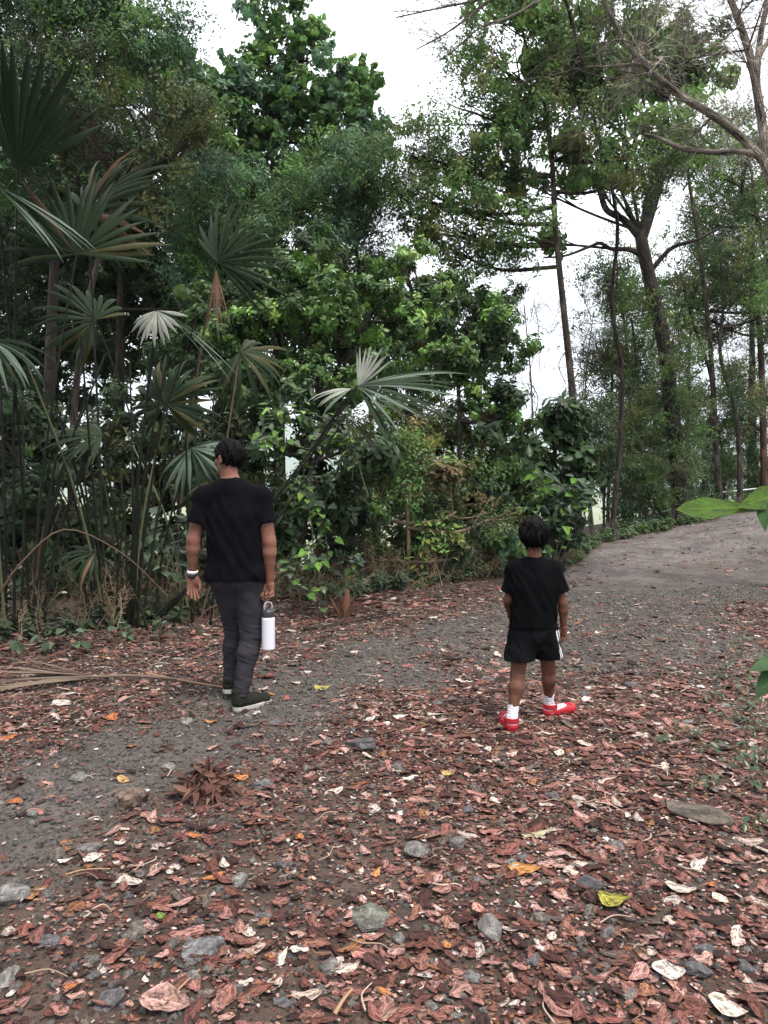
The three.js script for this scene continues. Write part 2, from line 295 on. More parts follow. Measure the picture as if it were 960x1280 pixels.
{
  const R = rand(99), whole = [], scraps = [[], [], []], grit = [[], []];
  const spots = (n, zn, zf, put) => { for (let k = 0; k < n * 1.2; k++) { const z = -Math.sqrt(lerp(zn * zn, zf * zf, R())), x = (R() - 0.5) * 2 * (0.62 * -z + 1.5); put(x, z); } };
  const scrap = (size) => (x, z) => { if (R() > litterDensity(x, z)) return; const s = size * lerp(0.55, 1.5, R() * R()) , k = Math.floor(R() * 3); scraps[k].push([mat4(onGround(x, z, 0.002 + 0.011 * R()), flat(R, 0.5), V(s * lerp(0.7, 1.3, R()), s * 0.7, s)), litterColor(R)]); };
  spots(95000, 1.3, 5, scrap(0.026)); spots(9000, 1.3, 5.5, scrap(0.06)); spots(95000, 5, 9, scrap(0.034)); spots(10000, 5, 10, scrap(0.07)); spots(50000, 9, 18, scrap(0.052));
  const leaf = (size) => (x, z) => { if (R() > litterDensity(x, z) * 0.8) return; const s = size * lerp(0.6, 1.4, R()); whole.push([mat4(onGround(x, z, 0.006 + 0.016 * R()), flat(R, 0.45), V(s, s * lerp(0.25, 0.75, R()), s)), litterColor(R)]); };
  spots(5500, 1.3, 5, leaf(0.085)); spots(8000, 5, 9.5, leaf(0.085)); spots(4000, 9.5, 17, leaf(0.085));
  spots(115000, 1.3, 10, (x, z) => { const q = 0.4 + 0.9 * bareness(x, z) + 0.7 * roadness(x, z) + 0.4 * sstep(0.3, -0.8, x) + 0.3 * noise(x * 2, 30, z * 2); if (R() > q || edgeZ(x) - z > 0.3) return; const s = lerp(0.007, 0.034, R() ** 2.2), c = lerp(0.55, 1.1, R()); grit[Math.floor(R() * 2)].push([mat4(onGround(x, z, s * 0.15), new THREE.Quaternion().setFromEuler(new THREE.Euler(R() * 6, R() * 6, R() * 6)), V(s, s * lerp(0.5, 0.8, R()), s * lerp(0.7, 1, R()))), col(0x7f7b77, c)]); });
  const a = Math.floor(whole.length / 3), mass = (name, label) => { const o = new THREE.Group(); o.name = name; o.userData = { kind: 'stuff', label, category: name.replace('_', ' ') }; scene.add(o); return o; };
  const litter = mass('leaf_litter', 'reddish brown dry leaf scraps and small leaves strewn over the path'), gravel = mass('gravel', 'fine grey gravel strewn between the leaves on the path');
  scraps.forEach((l, k) => copies('leaf_scraps', chip(40 + k), M.litter, l, litter));
  [whole.slice(0, a), whole.slice(a, 2 * a), whole.slice(2 * a)].forEach((l, k) => copies('dry_leaves', dryLeaf(50 + k, k === 1), M.litter, l, litter));
  const sticks = [[], []]; spots(2600, 1.3, 9, (x, z) => { if (R() > 0.25 + litterDensity(x, z) * 0.6) return; const s = lerp(0.04, 0.2, R() * R()); sticks[Math.floor(R() * 2)].push([mat4(onGround(x, z, 0.012 + 0.012 * R()), flat(R, 0.25), V(0.14, 0.14, s)), col([0x6d5646, 0x8a7564, 0x4d3c32, 0xa8988a][Math.floor(R() * 4)])]); });
  sticks.forEach((l, k) => copies('broken_twigs', tube(k ? [V(0, 0, -0.5), V(0.12, 0.05, 0), V(-0.05, 0.02, 0.5)] : [V(0, 0, -0.5), V(-0.1, 0.06, -0.1), V(0.15, 0.03, 0.25), V(0.1, 0, 0.5)], 0.022, 0.012, 5, 6), std({ roughness: 0.95 }), l, litter));
  grit.forEach((l, k) => copies('stone_chips', pebble(60 + k, 0), M.stone, l, gravel));
}

// landmarks that small things on the ground are told apart by
const MARKS = [[300, 885, 'the feet of the man'], [665, 908, 'the feet of the boy'], [258, 998, 'the dry fibre clump'], [872, 1022, 'the long flat rock'], [768, 1135, 'the fresh yellow green leaf'], [206, 1266, 'the big pink veined leaf'], [655, 1091, 'the bright orange pointed leaf'], [463, 1150, 'the low mossy stone'], [12, 1126, 'the rounded pale grey stone'], [120, 852, 'the dead frond'], [836, 1225, 'the pale white oval leaf'], [930, 900, 'the weeds on the bank'], [450, 934, 'the dark flat slab']].map(([x, y, n]) => [G(x, y), n]);
function near(p) { let best = '', bd = 1e9; for (const [q, n] of MARKS) { const d = Math.hypot(p.x - q.x, p.z - q.z); if (d < bd) { bd = d; best = n; } } return best; }

// single stones: picture position, width and height in pixels, colour, label
{
  const R = rand(5), variants = [...Array(8)].map((_, k) => pebble(200 + k, 3, 0.3)), G1 = 'grey stones on the path';
  const mats = new Map(), mat = (hex) => { if (!mats.has(hex)) { const m = M.stone.clone(); m.color.set(hex); mats.set(hex, m); } return mats.get(hex); };
  const put = (px, py, w, h, hex, label, group, k, turn, name = 'stone') => {
    const p = G(px, py), d = -p.z; if (group) label += ' near ' + near(p); const W = 0.84 * w / ppm(d), Hh = Math.max(h / ppm(d) * 0.72, W * 0.32), D = W * lerp(0.6, 0.95, R());
    const m = single(name, variants[k ?? Math.floor(R() * 8)], mat(hex), label, 'stone', group, V(p.x, p.y + Hh * 0.16, p.z));
    m.scale.set(W * 1.15, Hh * 1.15, D * 1.15); m.rotation.set((R() - 0.5) * 0.3, turn ?? R() * 6, (R() - 0.5) * 0.3); return m;
  };
  put(163, 1007, 42, 44, 0x7a675a, 'smooth brown stone beside the dry fibre clump', undefined, 1, 0.4);
  const flatRock = put(872, 1024, 88, 34, 0x5f554c, 'long flat brownish rock half buried in leaves by the bank', undefined, 3, -0.35, 'rock');
  put(12, 1126, 50, 34, 0x7f7d7c, 'rounded pale grey stone at the worn left edge of the path', undefined, 2, 0.3);
  put(250, 1196, 60, 34, 0x77767a, 'broad grey stone, largest of a row of three on the path', undefined, 5, 0.6);
  put(450, 934, 46, 20, 0x59565a, 'dark flat stone slab behind the boy on the trail', undefined, 4, -0.6);
  put(738, 1112, 46, 26, 0x55525a, 'dark angular stone beside the yellow green leaf', undefined, 6, 0.2);
  put(463, 1150, 60, 22, 0x6f7068, 'low stone with a green mossy back', undefined, 0, 0);
  const listed = [[112, 1065, 32, 22], [72, 1072, 26, 20], [170, 1168, 40, 26], [217, 1185, 26, 26], [240, 1226, 30, 24], [140, 1256, 50, 34], [330, 985, 28, 20], [276, 962, 24, 14], [410, 930, 20, 14], [675, 1155, 34, 26], [615, 1166, 56, 30], [760, 1172, 28, 20], [520, 1068, 50, 16], [572, 1060, 26, 22], [10, 1232, 44, 28], [415, 1216, 34, 24], [300, 1105, 34, 18], [64, 1182, 30, 20], [785, 1246, 28, 20], [872, 1216, 36, 24], [585, 1018, 22, 18], [640, 1082, 24, 14], [690, 1000, 20, 14], [500, 960, 26, 10], [600, 1105, 26, 14], [590, 1228, 26, 18], [540, 1262, 24, 22], [668, 1205, 28, 20], [655, 1075, 20, 12], [770, 1060, 24, 12], [880, 1192, 26, 18], [350, 1088, 22, 18], [210, 960, 30, 10], [235, 905, 22, 9], [345, 905, 20, 9], [400, 895, 24, 9], [545, 880, 20, 9], [610, 850, 18, 8], [730, 870, 20, 9], [790, 858, 22, 8], [840, 838, 18, 8], [905, 885, 20, 9], [860, 905, 18, 9], [100, 975, 24, 11], [40, 1020, 22, 12], [38, 955, 20, 9], [820, 1225, 20, 14], [720, 1232, 22, 16], [300, 1240, 26, 18], [352, 1262, 24, 18], [500, 1180, 24, 16], [930, 1215, 34, 22], [60, 1120, 22, 14], [330, 1150, 30, 20]];
  for (const [x, y, w, h] of listed) put(x, y, w, h, [0x787472, 0x69666a, 0x85817e, 0x615e60, 0x746b64][Math.floor(R() * 5)], 'grey stone lying among leaves', G1);
  for (let k = 0; k < 170; k++) { const y = lerp(870, 1275, R() ** 0.8), x = R() * 960 * (R() < 0.6 ? 0.62 : 1); put(x, y, lerp(8, 20, R()) * lerp(0.6, 1.1, (y - 870) / 400), lerp(6, 13, R()) * lerp(0.6, 1.1, (y - 870) / 400), [0x787472, 0x69666a, 0x85817e, 0x615e60, 0x746b64][k % 5], 'small grey stone among leaf scraps', 'small grey stones on the path', undefined, undefined, 'small_stone'); }
}
// single fallen leaves
{
  const R = rand(6), whole = [...Array(7)].map((_, k) => dryLeaf(300 + k, false)), torn = [...Array(4)].map((_, k) => dryLeaf(320 + k, true));
  const mats = new Map(), mat = (hex) => { if (!mats.has(hex)) { const m = M.litter.clone(); m.color.set(hex); mats.set(hex, m); } return mats.get(hex); };
  const put = (px, py, w, hex, label, group, turn, geo, up = 0.014, tilt = 0.35) => {
    const p = G(px, py); if (group) label += ' near ' + near(p); const m = single('fallen_leaf', geo ?? (R() < 0.65 ? whole[Math.floor(R() * 7)] : torn[Math.floor(R() * 4)]), mat(hex), label, 'leaf', group, V(p.x, p.y + up, p.z)), s = w / ppm(-p.z) * 0.95;
    m.scale.set(s, s, s); m.rotation.set((R() - 0.5) * tilt, turn ?? R() * 6.28, (R() - 0.5) * tilt, 'YXZ'); return m;
  };
  put(206, 1266, 72, 0xae8c85, 'big pink veined dry leaf lying flat beside grey stones', undefined, 1.45, whole[2], 0.012, 0.1).scale.x *= 1.5;
  put(768, 1135, 42, 0x8d8a3a, 'fresh yellow green leaf on top of the litter beside dark angular stone', undefined, 1.2, whole[0], 0.03, 0.3).scale.x *= 1.5;
  put(655, 1091, 46, 0xb5824c, 'bright orange dry leaf with a pointed tip on the path', undefined, 1.5, whole[1], 0.02);
  put(836, 1225, 42, 0xd9d3cc, 'pale white oval leaf lying underside up near the bank', undefined, 1.5, whole[3], 0.02, 0.15).scale.x *= 1.3;
  put(910, 1263, 50, 0xd5cabd, 'large cream leaf with brown edge at the foot of the bank', undefined, 1.2, whole[4], 0.02, 0.2).scale.x *= 1.5;
  put(850, 1118, 42, 0xbdb3ab, 'pale grey rolled leaf lying near the long flat rock', undefined, 1.45, whole[5], 0.022);
  put(670, 1047, 46, 0xb4b091, 'narrow greenish beige leaf lying across the path', undefined, 1.55, whole[6], 0.02).scale.x *= 0.6;
  put(405, 861, 26, 0x9c975a, 'small yellow green leaf on bare ground right of the man', undefined, 1.4, whole[0], 0.015);
  put(200, 1153, 16, 0x6f8a45, 'tiny fresh green leaf among dark gravel', undefined, 0.4, whole[1], 0.02);
  put(597, 1152, 30, 0xc48d80, 'upright pink leaf leaning on a grey stone', undefined, 0.3, whole[3], 0.03, 0.9);
  put(155, 978, 22, 0xcaa06a, 'tan leaf lying just behind the smooth brown stone', undefined, 1.3, whole[4]);
  put(560, 970, 18, 0xb5a86a, 'small yellowish leaf on the trail behind the boy', undefined, 1, whole[5]);
  const pale = [[148, 1108, 20], [115, 1078, 26], [310, 1172, 30], [416, 993, 30], [435, 1218, 36], [75, 882, 36], [500, 1020, 20], [523, 915, 22], [545, 895, 24], [575, 855, 18], [640, 945, 20], [670, 1108, 26], [725, 1085, 22], [820, 1000, 20], [700, 945, 20], [730, 935, 22], [150, 1060, 16], [600, 935, 24], [620, 1005, 20], [900, 1130, 24], [690, 1180, 26], [330, 865, 16], [370, 855, 18], [445, 1188, 16], [345, 855, 16], [260, 795, 14], [180, 865, 18], [555, 815, 14], [625, 822, 20], [770, 820, 16]];
  for (const [x, y, w] of pale) put(x, y, w, [0xd8cfc7, 0xcdbdb1, 0xd6c8bb][Math.floor(R() * 3)], 'pale bleached leaf lying', 'pale leaves on the path');
  const orange = [[265, 1103, 30], [268, 905, 24], [20, 1005, 30], [245, 1050, 20], [140, 902, 30], [10, 925, 24], [90, 1240, 22], [560, 1188, 22], [300, 978, 28], [480, 1250, 24], [890, 1110, 24], [470, 1095, 22], [700, 1120, 18], [375, 1052, 20]];
  for (const [x, y, w] of orange) put(x, y, w, [0xbd7d4e, 0xc58a5a, 0xb26f45][Math.floor(R() * 3)], 'orange brown dry leaf lying', 'orange leaves on the path');
  for (let k = 0; k < 225; k++) {
    const y = lerp(880, 1278, R() ** 0.75), x = R() < 0.6 ? lerp(420, 960, R()) : R() * 960, w = lerp(18, 40, R() * R()) * lerp(0.6, 1.15, (y - 880) / 400);
    put(x, y, w, [0x775048, 0x6c463e, 0x9b746c, 0x865f56, 0xae8c85, 0x4c302c][k % 6], ['dull red', 'brown', 'pinkish', 'rusty', 'pale pink', 'dark brown'][k % 6] + ' dry leaf lying', 'reddish brown leaves on the path', undefined, undefined, 0.016, 0.6);
  }
}
// a clump of dry fibre, a dead frond, sticks
{
  const R = rand(8), p = G(258, 998), o = thing('fibre_clump', 'dark reddish clump of dry fibrous husk on the path', 'plant debris', p);
  const core = pebble(77, 3, 0.5); core.scale(0.21, 0.17, 0.17); core.translate(0, 0.05, 0); part('core', core, std({ color: 0x4b3029, roughness: 1 }), o);
  const fm = [0x4b3029, 0x3f2923, 0x5d4236].map((h) => std({ color: h, roughness: 0.95, side: THREE.DoubleSide }));
  for (let k = 0; k < 150; k++) { const b = new Builder(), u = unit(R), q = Math.sqrt(R()), p0 = V(u.x * 0.13 * q, 0.02 + Math.abs(u.y) * 0.15 * (1 - 0.3 * q), u.z * 0.11 * q), d = unit(R); d.y *= 0.45; leafInto(b, p0, d, unit(R).add(V(0, 0.6, 0)), lerp(0.03, 0.11, R()), lerp(0.01, 0.034, R()), lerp(0.2, 0.8, R()), lerp(-0.7, 0.9, R())); part('fibre', b.geo(), fm[k % 3], o); }
}
{
  const R = rand(9), p = G(120, 852), o = thing('dead_frond', 'grey dead palm frond lying on litter below the palm clump', 'palm frond', p), m = std({ color: 0x62554b, roughness: 0.95, side: THREE.DoubleSide });
  part('petiole', tube([V(0.75, 0.03, 0.1), V(0.3, 0.05, 0.04), V(-0.05, 0.03, 0)], 0.011, 0.011, 6), m, o);
  for (let k = 0; k < 26; k++) { const b = new Builder(), a = Math.PI + lerp(-0.6, 0.6, k / 25) + 0.2 * (R() - 0.5), L = lerp(0.3, 0.95, R()); leafInto(b, V(-0.02, 0.02 + 0.02 * R(), 0), V(Math.cos(a), 0.05 * R(), Math.sin(a) * 0.9), V(0.9 * (R() - 0.5), 1, 1.6 * (R() - 0.5)), L, 0.022, 0.5, 0.12 * (R() - 0.3), 2); part('leaf_segment', b.geo(), m, o); }
}
{
  const dm = std({ color: 0x8d6f58, roughness: 0.95 }), stick = (name, pts, r, label, m = dm) => { const w = pts.map(([x, y, up]) => G(x, y).add(V(0, up, 0))), o = w[0].clone(); single(name, tube(w.map((q) => q.sub(o)), r, r * 0.6, 6), m, label, 'stick', undefined, o); };
  stick('stick', [[418, 1280, 0.015], [428, 1265, 0.025], [440, 1248, 0.02]], 0.007, 'pale broken twig lying across the litter beside cream leaf fragments');
  stick('stick', [[182, 845, 0.02], [240, 858, 0.03], [298, 866, 0.02]], 0.009, 'bent brown stick lying at the end of the dead frond');
  stick('stick', [[210, 1262, 0.015], [232, 1240, 0.02], [250, 1222, 0.015]], 0.004, 'thin dry twig behind the big pink leaf');
  stick('stick', [[82, 1199 - 100, 0.012], [104, 1094, 0.02], [138, 1090, 0.012]], 0.004, 'thin twig near the worn gravel on the left');
  stick('stick', [[520, 1101, 0.012], [536, 1100, 0.02], [552, 1101, 0.014]], 0.006, 'short brown stick lying on the litter');
  stick('log', [[380, 790, 0.03], [440, 782, 0.035], [520, 765, 0.03]], 0.012, 'thin fallen branch lying along the undergrowth', M.bark);
  // the small stump of a cut palm stem at the edge of the path
  const p = G(430, 772), o = thing('palm_stub', 'short brown palm stub with ragged sheath at the path edge', 'stump', p), sm = std({ color: 0x6b4a3a, roughness: 0.95, side: THREE.DoubleSide });
  part('stem', tube([V(0, -0.05, 0), V(0.02, 0.14, 0), V(0.03, 0.3, 0)], 0.06, 0.028, 8), sm, o);
  for (let k = 0; k < 7; k++) { const b = new Builder(), a = k * 0.9; leafInto(b, V(Math.cos(a) * 0.05, 0, Math.sin(a) * 0.05), V(Math.cos(a) * 0.35, 1, Math.sin(a) * 0.35), V(Math.cos(a), 0, Math.sin(a)), 0.26, 0.06, 0.3, -0.2, 1); part('sheath', b.geo(), sm, o); }
}

// ---------------------------------------------------------------- fan palms
// a pleated blade segment along +y, one metre long, its face towards +z; delta is its angle in the fan
function segment(delta, droop, join, seed) {
  const R = rand(seed), b = new Builder(), n = 7, rows = [], sway = (R() - 0.5) * 0.06;
  for (let k = 0; k <= n; k++) {
    const t = k / n, w = t < join ? t * Math.tan(delta / 2) * 1.02 : join * Math.tan(delta / 2) * Math.pow((1 - t) / (1 - join), 0.75), y = t * (1 - 0.18 * droop * t * t), z = -droop * 0.55 * Math.pow(t, 2.6), f = 0.55 * w, x = sway * t * t;
    rows.push([b.v(x - w, y, z - f, 0.1, t), b.v(x, y, z, 0.5, t), b.v(x + w, y, z - f, 0.9, t)]);
  }
  for (let k = 0; k < n; k++) for (let j = 0; j < 2; j++) b.q(rows[k][j], rows[k][j + 1], rows[k + 1][j + 1], rows[k + 1][j]);
  return b.geo();
}
const segSets = new Map();
function segsFor(delta, droop, join) { const key = [delta.toFixed(2), droop, join].join(); if (!segSets.has(key)) segSets.set(key, [0, 1, 2].map((k) => segment(delta, droop * [0.8, 1, 1.3][k], join, 500 + k))); return segSets.get(key); }
const stripe = dataTex(128, (u, v) => { const n = 0.82 + 0.12 * Math.sin(u * 75) + 0.14 * tiled(u, v, 6); return [n, n, n]; });
const palmGreen = leafMat(0x1e3419, { map: stripe, clearcoat: 0.1, clearcoatRoughness: 0.35, transmission: 0.2 }), palmLit = leafMat(0x5f7364, { map: stripe, transmission: 0.1 }), palmLitGrey = leafMat(0x9aa096, { map: stripe, transmission: 0.05 }), palmYellow = leafMat(0x4a4a22, { map: stripe, transmission: 0.3 }), palmBrown = leafMat(0x6d5545, { map: stripe, clearcoat: 0.05, transmission: 0.05 });  // pale and grey blades: the look of lit leaf painted into their colour
const palmMix = [...Array(24).fill(palmGreen), palmYellow, palmYellow, palmBrown];
const petioleMat = phys({ color: 0x171a11, roughness: 0.6, specularIntensity: 0.4 }), petioleLight = std({ color: 0x4d5638, roughness: 0.6 }), petioleDry = std({ color: 0x4e3f32, roughness: 0.95 });
// one frond: its root on the ground, its hub, the axis of its fan, the way the fan faces
function frond(o, root, hub, axis, face, Rm, span, { n = 16, droop = 0.35, join = 0.55, mat = palmMix, seed = 1, bow = 0.12, gap = 0.05, pm = petioleMat, r = 0.011 } = {}) {
  droop *= 1.2; n = Math.round(n * 1.35); join *= 0.88;
  const R = rand(seed * 77 + 3), base = o.position, a = root.clone().sub(base), h = hub.clone().sub(base), side = V(h.x - a.x, 0, h.z - a.z);
  const m1 = a.clone().lerp(h, 0.35).add(V(-side.x * bow, side.length() * bow * 1.2, -side.z * bow)), m2 = a.clone().lerp(h, 0.72).add(V(-side.x * bow * 0.7, side.length() * bow, -side.z * bow * 0.7));
  const f = part('frond', tube([a, m1, m2, h], r * 1.35, r * 0.7, 6, 14), pm, o);
  const ax = axis.clone().normalize(), fz = face.clone().addScaledVector(ax, -face.dot(ax)).normalize(), fx = ax.clone().cross(fz);
  const basis = new THREE.Quaternion().setFromRotationMatrix(new THREE.Matrix4().makeBasis(fx, ax, fz)), delta = span / n * Math.PI / 180, geos = segsFor(delta * 1.04, droop, join);
  for (let k = 0; k < n; k++) {
    if (gap && R() < gap) continue;
    const th = ((k + 0.5) / n - 0.5) * span * Math.PI / 180, s = part('leaf_segment', geos[Math.floor(R() * 3)], Array.isArray(mat) ? mat[Math.floor(R() * mat.length)] : mat, f);
    s.position.copy(h);
    s.quaternion.copy(basis).multiply(new THREE.Quaternion().setFromAxisAngle(V(0, 0, 1), -th)).multiply(new THREE.Quaternion().setFromAxisAngle(V(1, 0, 0), 0.12 + (R() - 0.5) * 0.3 - 0.2 * Math.abs(th) / 1.6)).multiply(new THREE.Quaternion().setFromAxisAngle(V(0, 1, 0), (R() - 0.5) * 0.4));
    const l = Rm * (0.82 + 0.24 * R()) * (1 - 0.14 * Math.pow(Math.abs(2 * k / (n - 1) - 1), 3)); s.scale.set(l, l, l);
  }
  return f;
}
const scr = (deg, toward = 0) => V(Math.cos(deg * Math.PI / 180), Math.sin(deg * Math.PI / 180), toward);
const rootAt = (x, z) => onGround(x, z, -0.03);
{
  const grp = 'fan palm clumps left of the path';
  const A = thing('fan_palm', 'tall dark fan palm clump with upright fronds at the left border', 'palm', onGround(-3.35, -6.9), grp);
  const B = thing('fan_palm', 'fan palm clump with many thin stems beside the man', 'palm', onGround(-2.55, -7.35), grp);
  const C = thing('fan_palm', 'fan palm clump with one long stem arching right behind the man', 'palm', onGround(-1.9, -7.7), grp);
  const D = thing('fan_palm', 'fan palm clump standing further back in the undergrowth with drooping brown fronds', 'palm', onGround(-2.6, -9.0), grp);
  const add = (o, dx, dz, px, py, d, ang, tow, face, Rm, span, opt) => frond(o, rootAt(o.position.x + dx, o.position.z + dz), P(px, py, d), scr(ang, tow), face, Rm, span, opt);
  // upright dark fronds on the far left
  add(A, 0.05, 0.1, 22, 212, 6.3, 76, 0.1, V(0.5, 0.0, 1), 0.98, 95, { seed: 1, mat: palmGreen, n: 10, droop: 0.1, join: 0.72 });
  add(A, 0.1, -0.1, -5, 232, 6.0, -38, 0.1, V(0.3, 0.9, 0.2), 0.95, 46, { seed: 3, n: 7, mat: [palmGreen, palmLit], droop: 0.2, join: 0.6 });
  add(A, 0.2, 0.1, 96, 318, 6.8, 95, -0.1, V(0.1, 0.3, 1), 0.9, 200, { seed: 4, n: 16, droop: 0.3 });
  add(A, -0.2, -0.15, -15, 425, 6.2, -25, 0.3, V(0.2, 0.8, 0.5), 0.62, 140, { seed: 7, n: 12, mat: [palmGreen, palmLit], droop: 0.6 });
  // many stems in the middle
  add(B, -0.1, 0.1, 110, 265, 7.4, 40, 0.2, V(-0.2, 0.5, 0.9), 0.95, 210, { seed: 11, droop: 0.4 });
  add(B, 0.05, 0, 128, 545, 7.0, 175, 0.4, V(0, 0.8, 0.5), 0.6, 170, { seed: 12, n: 14, droop: 0.5 });
  add(B, 0.15, 0.12, 196, 388, 6.9, -84, 0.35, V(-0.1, 0.45, 1), 0.36, 165, { seed: 13, n: 9, mat: palmLitGrey, droop: 0.35, join: 0.62 });
  add(B, 0.1, 0.05, 200, 386, 6.95, -36, 0.1, V(0.4, 0.9, 0.2), 0.95, 22, { seed: 14, n: 5, mat: [palmGreen, palmLit], droop: 0.2 });
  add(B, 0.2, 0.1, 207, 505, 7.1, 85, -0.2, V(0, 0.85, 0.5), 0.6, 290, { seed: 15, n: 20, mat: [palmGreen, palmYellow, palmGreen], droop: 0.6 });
  add(B, 0.3, -0.1, 238, 560, 7.3, -50, 0.2, V(0, 0.6, 0.8), 0.55, 180, { seed: 16, n: 14, mat: [palmGreen, palmLit], droop: 0.7 });
  add(B, 0.35, 0.2, 120, 690, 7.0, 190, 0.3, V(0, 0.8, 0.5), 0.42, 180, { seed: 20, n: 12, droop: 0.6 });
  // the long stem arching right to a big fan
  add(C, -0.45, 0.25, 446, 482, 7.7, -9, 0.25, V(-0.12, 0.86, 0.5), 1.16, 112, { seed: 31, n: 17, mat: [palmLit, palmGreen, palmGreen], droop: 0.22, join: 0.55, bow: -0.04, r: 0.013 });
  add(C, -0.42, 0.25, 448, 484, 7.72, 66, -0.1, V(-0.3, 0.2, 1), 0.5, 66, { seed: 32, n: 7, mat: palmLitGrey, droop: 0.05, join: 0.6, bow: -0.04, r: 0.009 });
  add(C, -0.40, 0.23, 440, 486, 7.68, 192, 0.3, V(-0.1, 0.9, 0.5), 0.5, 80, { seed: 33, n: 6, mat: [palmLitGrey, palmLit], droop: 0.5, bow: -0.04, r: 0.009 });
  add(C, -0.2, 0.1, 432, 520, 7.9, -48, 0.3, V(0.2, 0.7, 0.7), 0.52, 62, { seed: 34, n: 8, mat: [palmYellow, palmBrown, palmGreen], droop: 0.3, bow: -0.05 });
  add(C, 0.1, -0.1, 262, 600, 7.8, -100, 0.3, V(0, 0.5, 0.9), 0.5, 180, { seed: 36, droop: 0.7, n: 12 });
  // further back
  add(D, 0.1, 0, 272, 328, 8.4, 42, 0.1, V(-0.1, 0.4, 0.95), 0.9, 190, { seed: 41, mat: palmGreen, n: 18, droop: 0.35 });
  add(D, 0.15, 0.05, 270, 336, 8.4, -88, 0.1, V(0.2, 0.2, 1), 0.85, 26, { seed: 42, n: 6, mat: palmBrown, droop: 0.05, pm: petioleDry, join: 0.4 });
  add(D, 0, -0.2, 120, 400, 9.0, 150, 0.1, V(0, 0.6, 0.8), 0.8, 230, { seed: 44, droop: 0.6 });
  add(D, 0.3, 0, 300, 440, 9.0, -30, 0.1, V(0, 0.7, 0.7), 0.75, 220, { seed: 45, droop: 0.7 });
  // bare and broken stems leaning out of each clump
  const R = rand(44);
  for (const [o, n] of [[A, 16], [B, 22], [C, 9]]) for (let k = 0; k < n; k++) {
    const a = R() * 6.28, r0 = 0.28 * Math.sqrt(R()), h = lerp(1.0, 2.9, R()), lean = lerp(0.05, 0.42, R()) * h, b = a + (R() - 0.5), s = V(Math.cos(a) * r0, -0.05, Math.sin(a) * r0), e = s.clone().add(V(Math.cos(b) * lean, h, Math.sin(b) * lean * 0.7));
    part('stem', tube([s, s.clone().lerp(e, 0.5).add(V(-Math.cos(b) * lean * 0.15, 0.05, 0)), e], 0.014, 0.008, 5, 7), k % 6 ? petioleMat : k % 4 ? petioleLight : petioleDry, o);
  }
  const bent = (o, pts) => part('dead_stem', tube(pts.map(([x, y, d]) => P(x, y, d).sub(o.position)), 0.009, 0.005, 6), petioleDry, o);
  bent(A, [[-20, 770, 6.2], [30, 700, 6.2], [80, 662, 6.3], [150, 690, 6.5], [210, 745, 6.7]]);
  bent(B, [[100, 820, 6.9], [125, 780, 6.9], [150, 738, 6.9]]);
  bent(C, [[240, 812, 7.1], [255, 765, 7.1], [292, 752, 7.1]]);
  bent(C, [[246, 800, 7.1], [262, 735, 7.1], [300, 660, 7.1]]);
  bent(C, [[402, 830, 7.2], [400, 790, 7.2], [388, 775, 7.2]]);
}

// ---------------------------------------------------------------- trees and shrubs
const K = {                                                           // kinds of leafy twig
  broad: [twig({ seed: 1, n: 16, len: 0.34, L: 0.12, W: 0.06, droop: 0.3, lift: 0.35 }), twig({ seed: 2, n: 14, len: 0.3, L: 0.14, W: 0.065, droop: 0.45, lift: 0.3 })],
  big: [twig({ seed: 3, n: 11, len: 0.3, L: 0.2, W: 0.09, shape: 2, droop: 0.25, lift: 0.5 }), twig({ seed: 4, n: 10, len: 0.26, L: 0.22, W: 0.1, shape: 2, droop: 0.45, lift: 0.4 })],
  heart: [twig({ seed: 5, n: 12, len: 0.45, L: 0.12, W: 0.1, shape: 1, droop: 0.7, lift: 0.1 }), twig({ seed: 6, n: 10, len: 0.4, L: 0.13, W: 0.1, shape: 1, droop: 0.8, lift: 0.05 })],
  small: [twig({ seed: 7, n: 34, len: 0.5, L: 0.062, W: 0.03, droop: 0.25, lift: 0.5, sub: 4 }), twig({ seed: 8, n: 30, len: 0.5, L: 0.07, W: 0.032, droop: 0.4, lift: 0.4, sub: 4 })],
  lacy: [twig({ seed: 9, n: 44, len: 0.5, L: 0.075, W: 0.028, droop: 0.2, lift: 0.35, sub: 6, opposite: true }), twig({ seed: 10, n: 40, len: 0.46, L: 0.08, W: 0.03, droop: 0.35, lift: 0.3, sub: 6, opposite: true })],
  bare: [bareTwig(11), bareTwig(12)], fine: [bareTwig(13, 0.9, 0.006, 8), bareTwig(14, 0.8, 0.005, 7)],
};
const GREEN = { deep: [0x2e4526, 0x37512d, 0x284023, 0x405933], mid: [0x40602e, 0x4c6a34, 0x38562a, 0x56763a], bright: [0x5a8238, 0x6a9242, 0x4f7632, 0x7b9c4c], olive: [0x505a30, 0x5c6237, 0x46522c, 0x656a3c], blue: [0x3a5741, 0x46634b, 0x324d3a, 0x507056], dry: [0x63583c, 0x6f6245, 0x575235, 0x4d5833], sick: [0x70783c, 0x666b38, 0x7b7e44, 0x5c6634] };
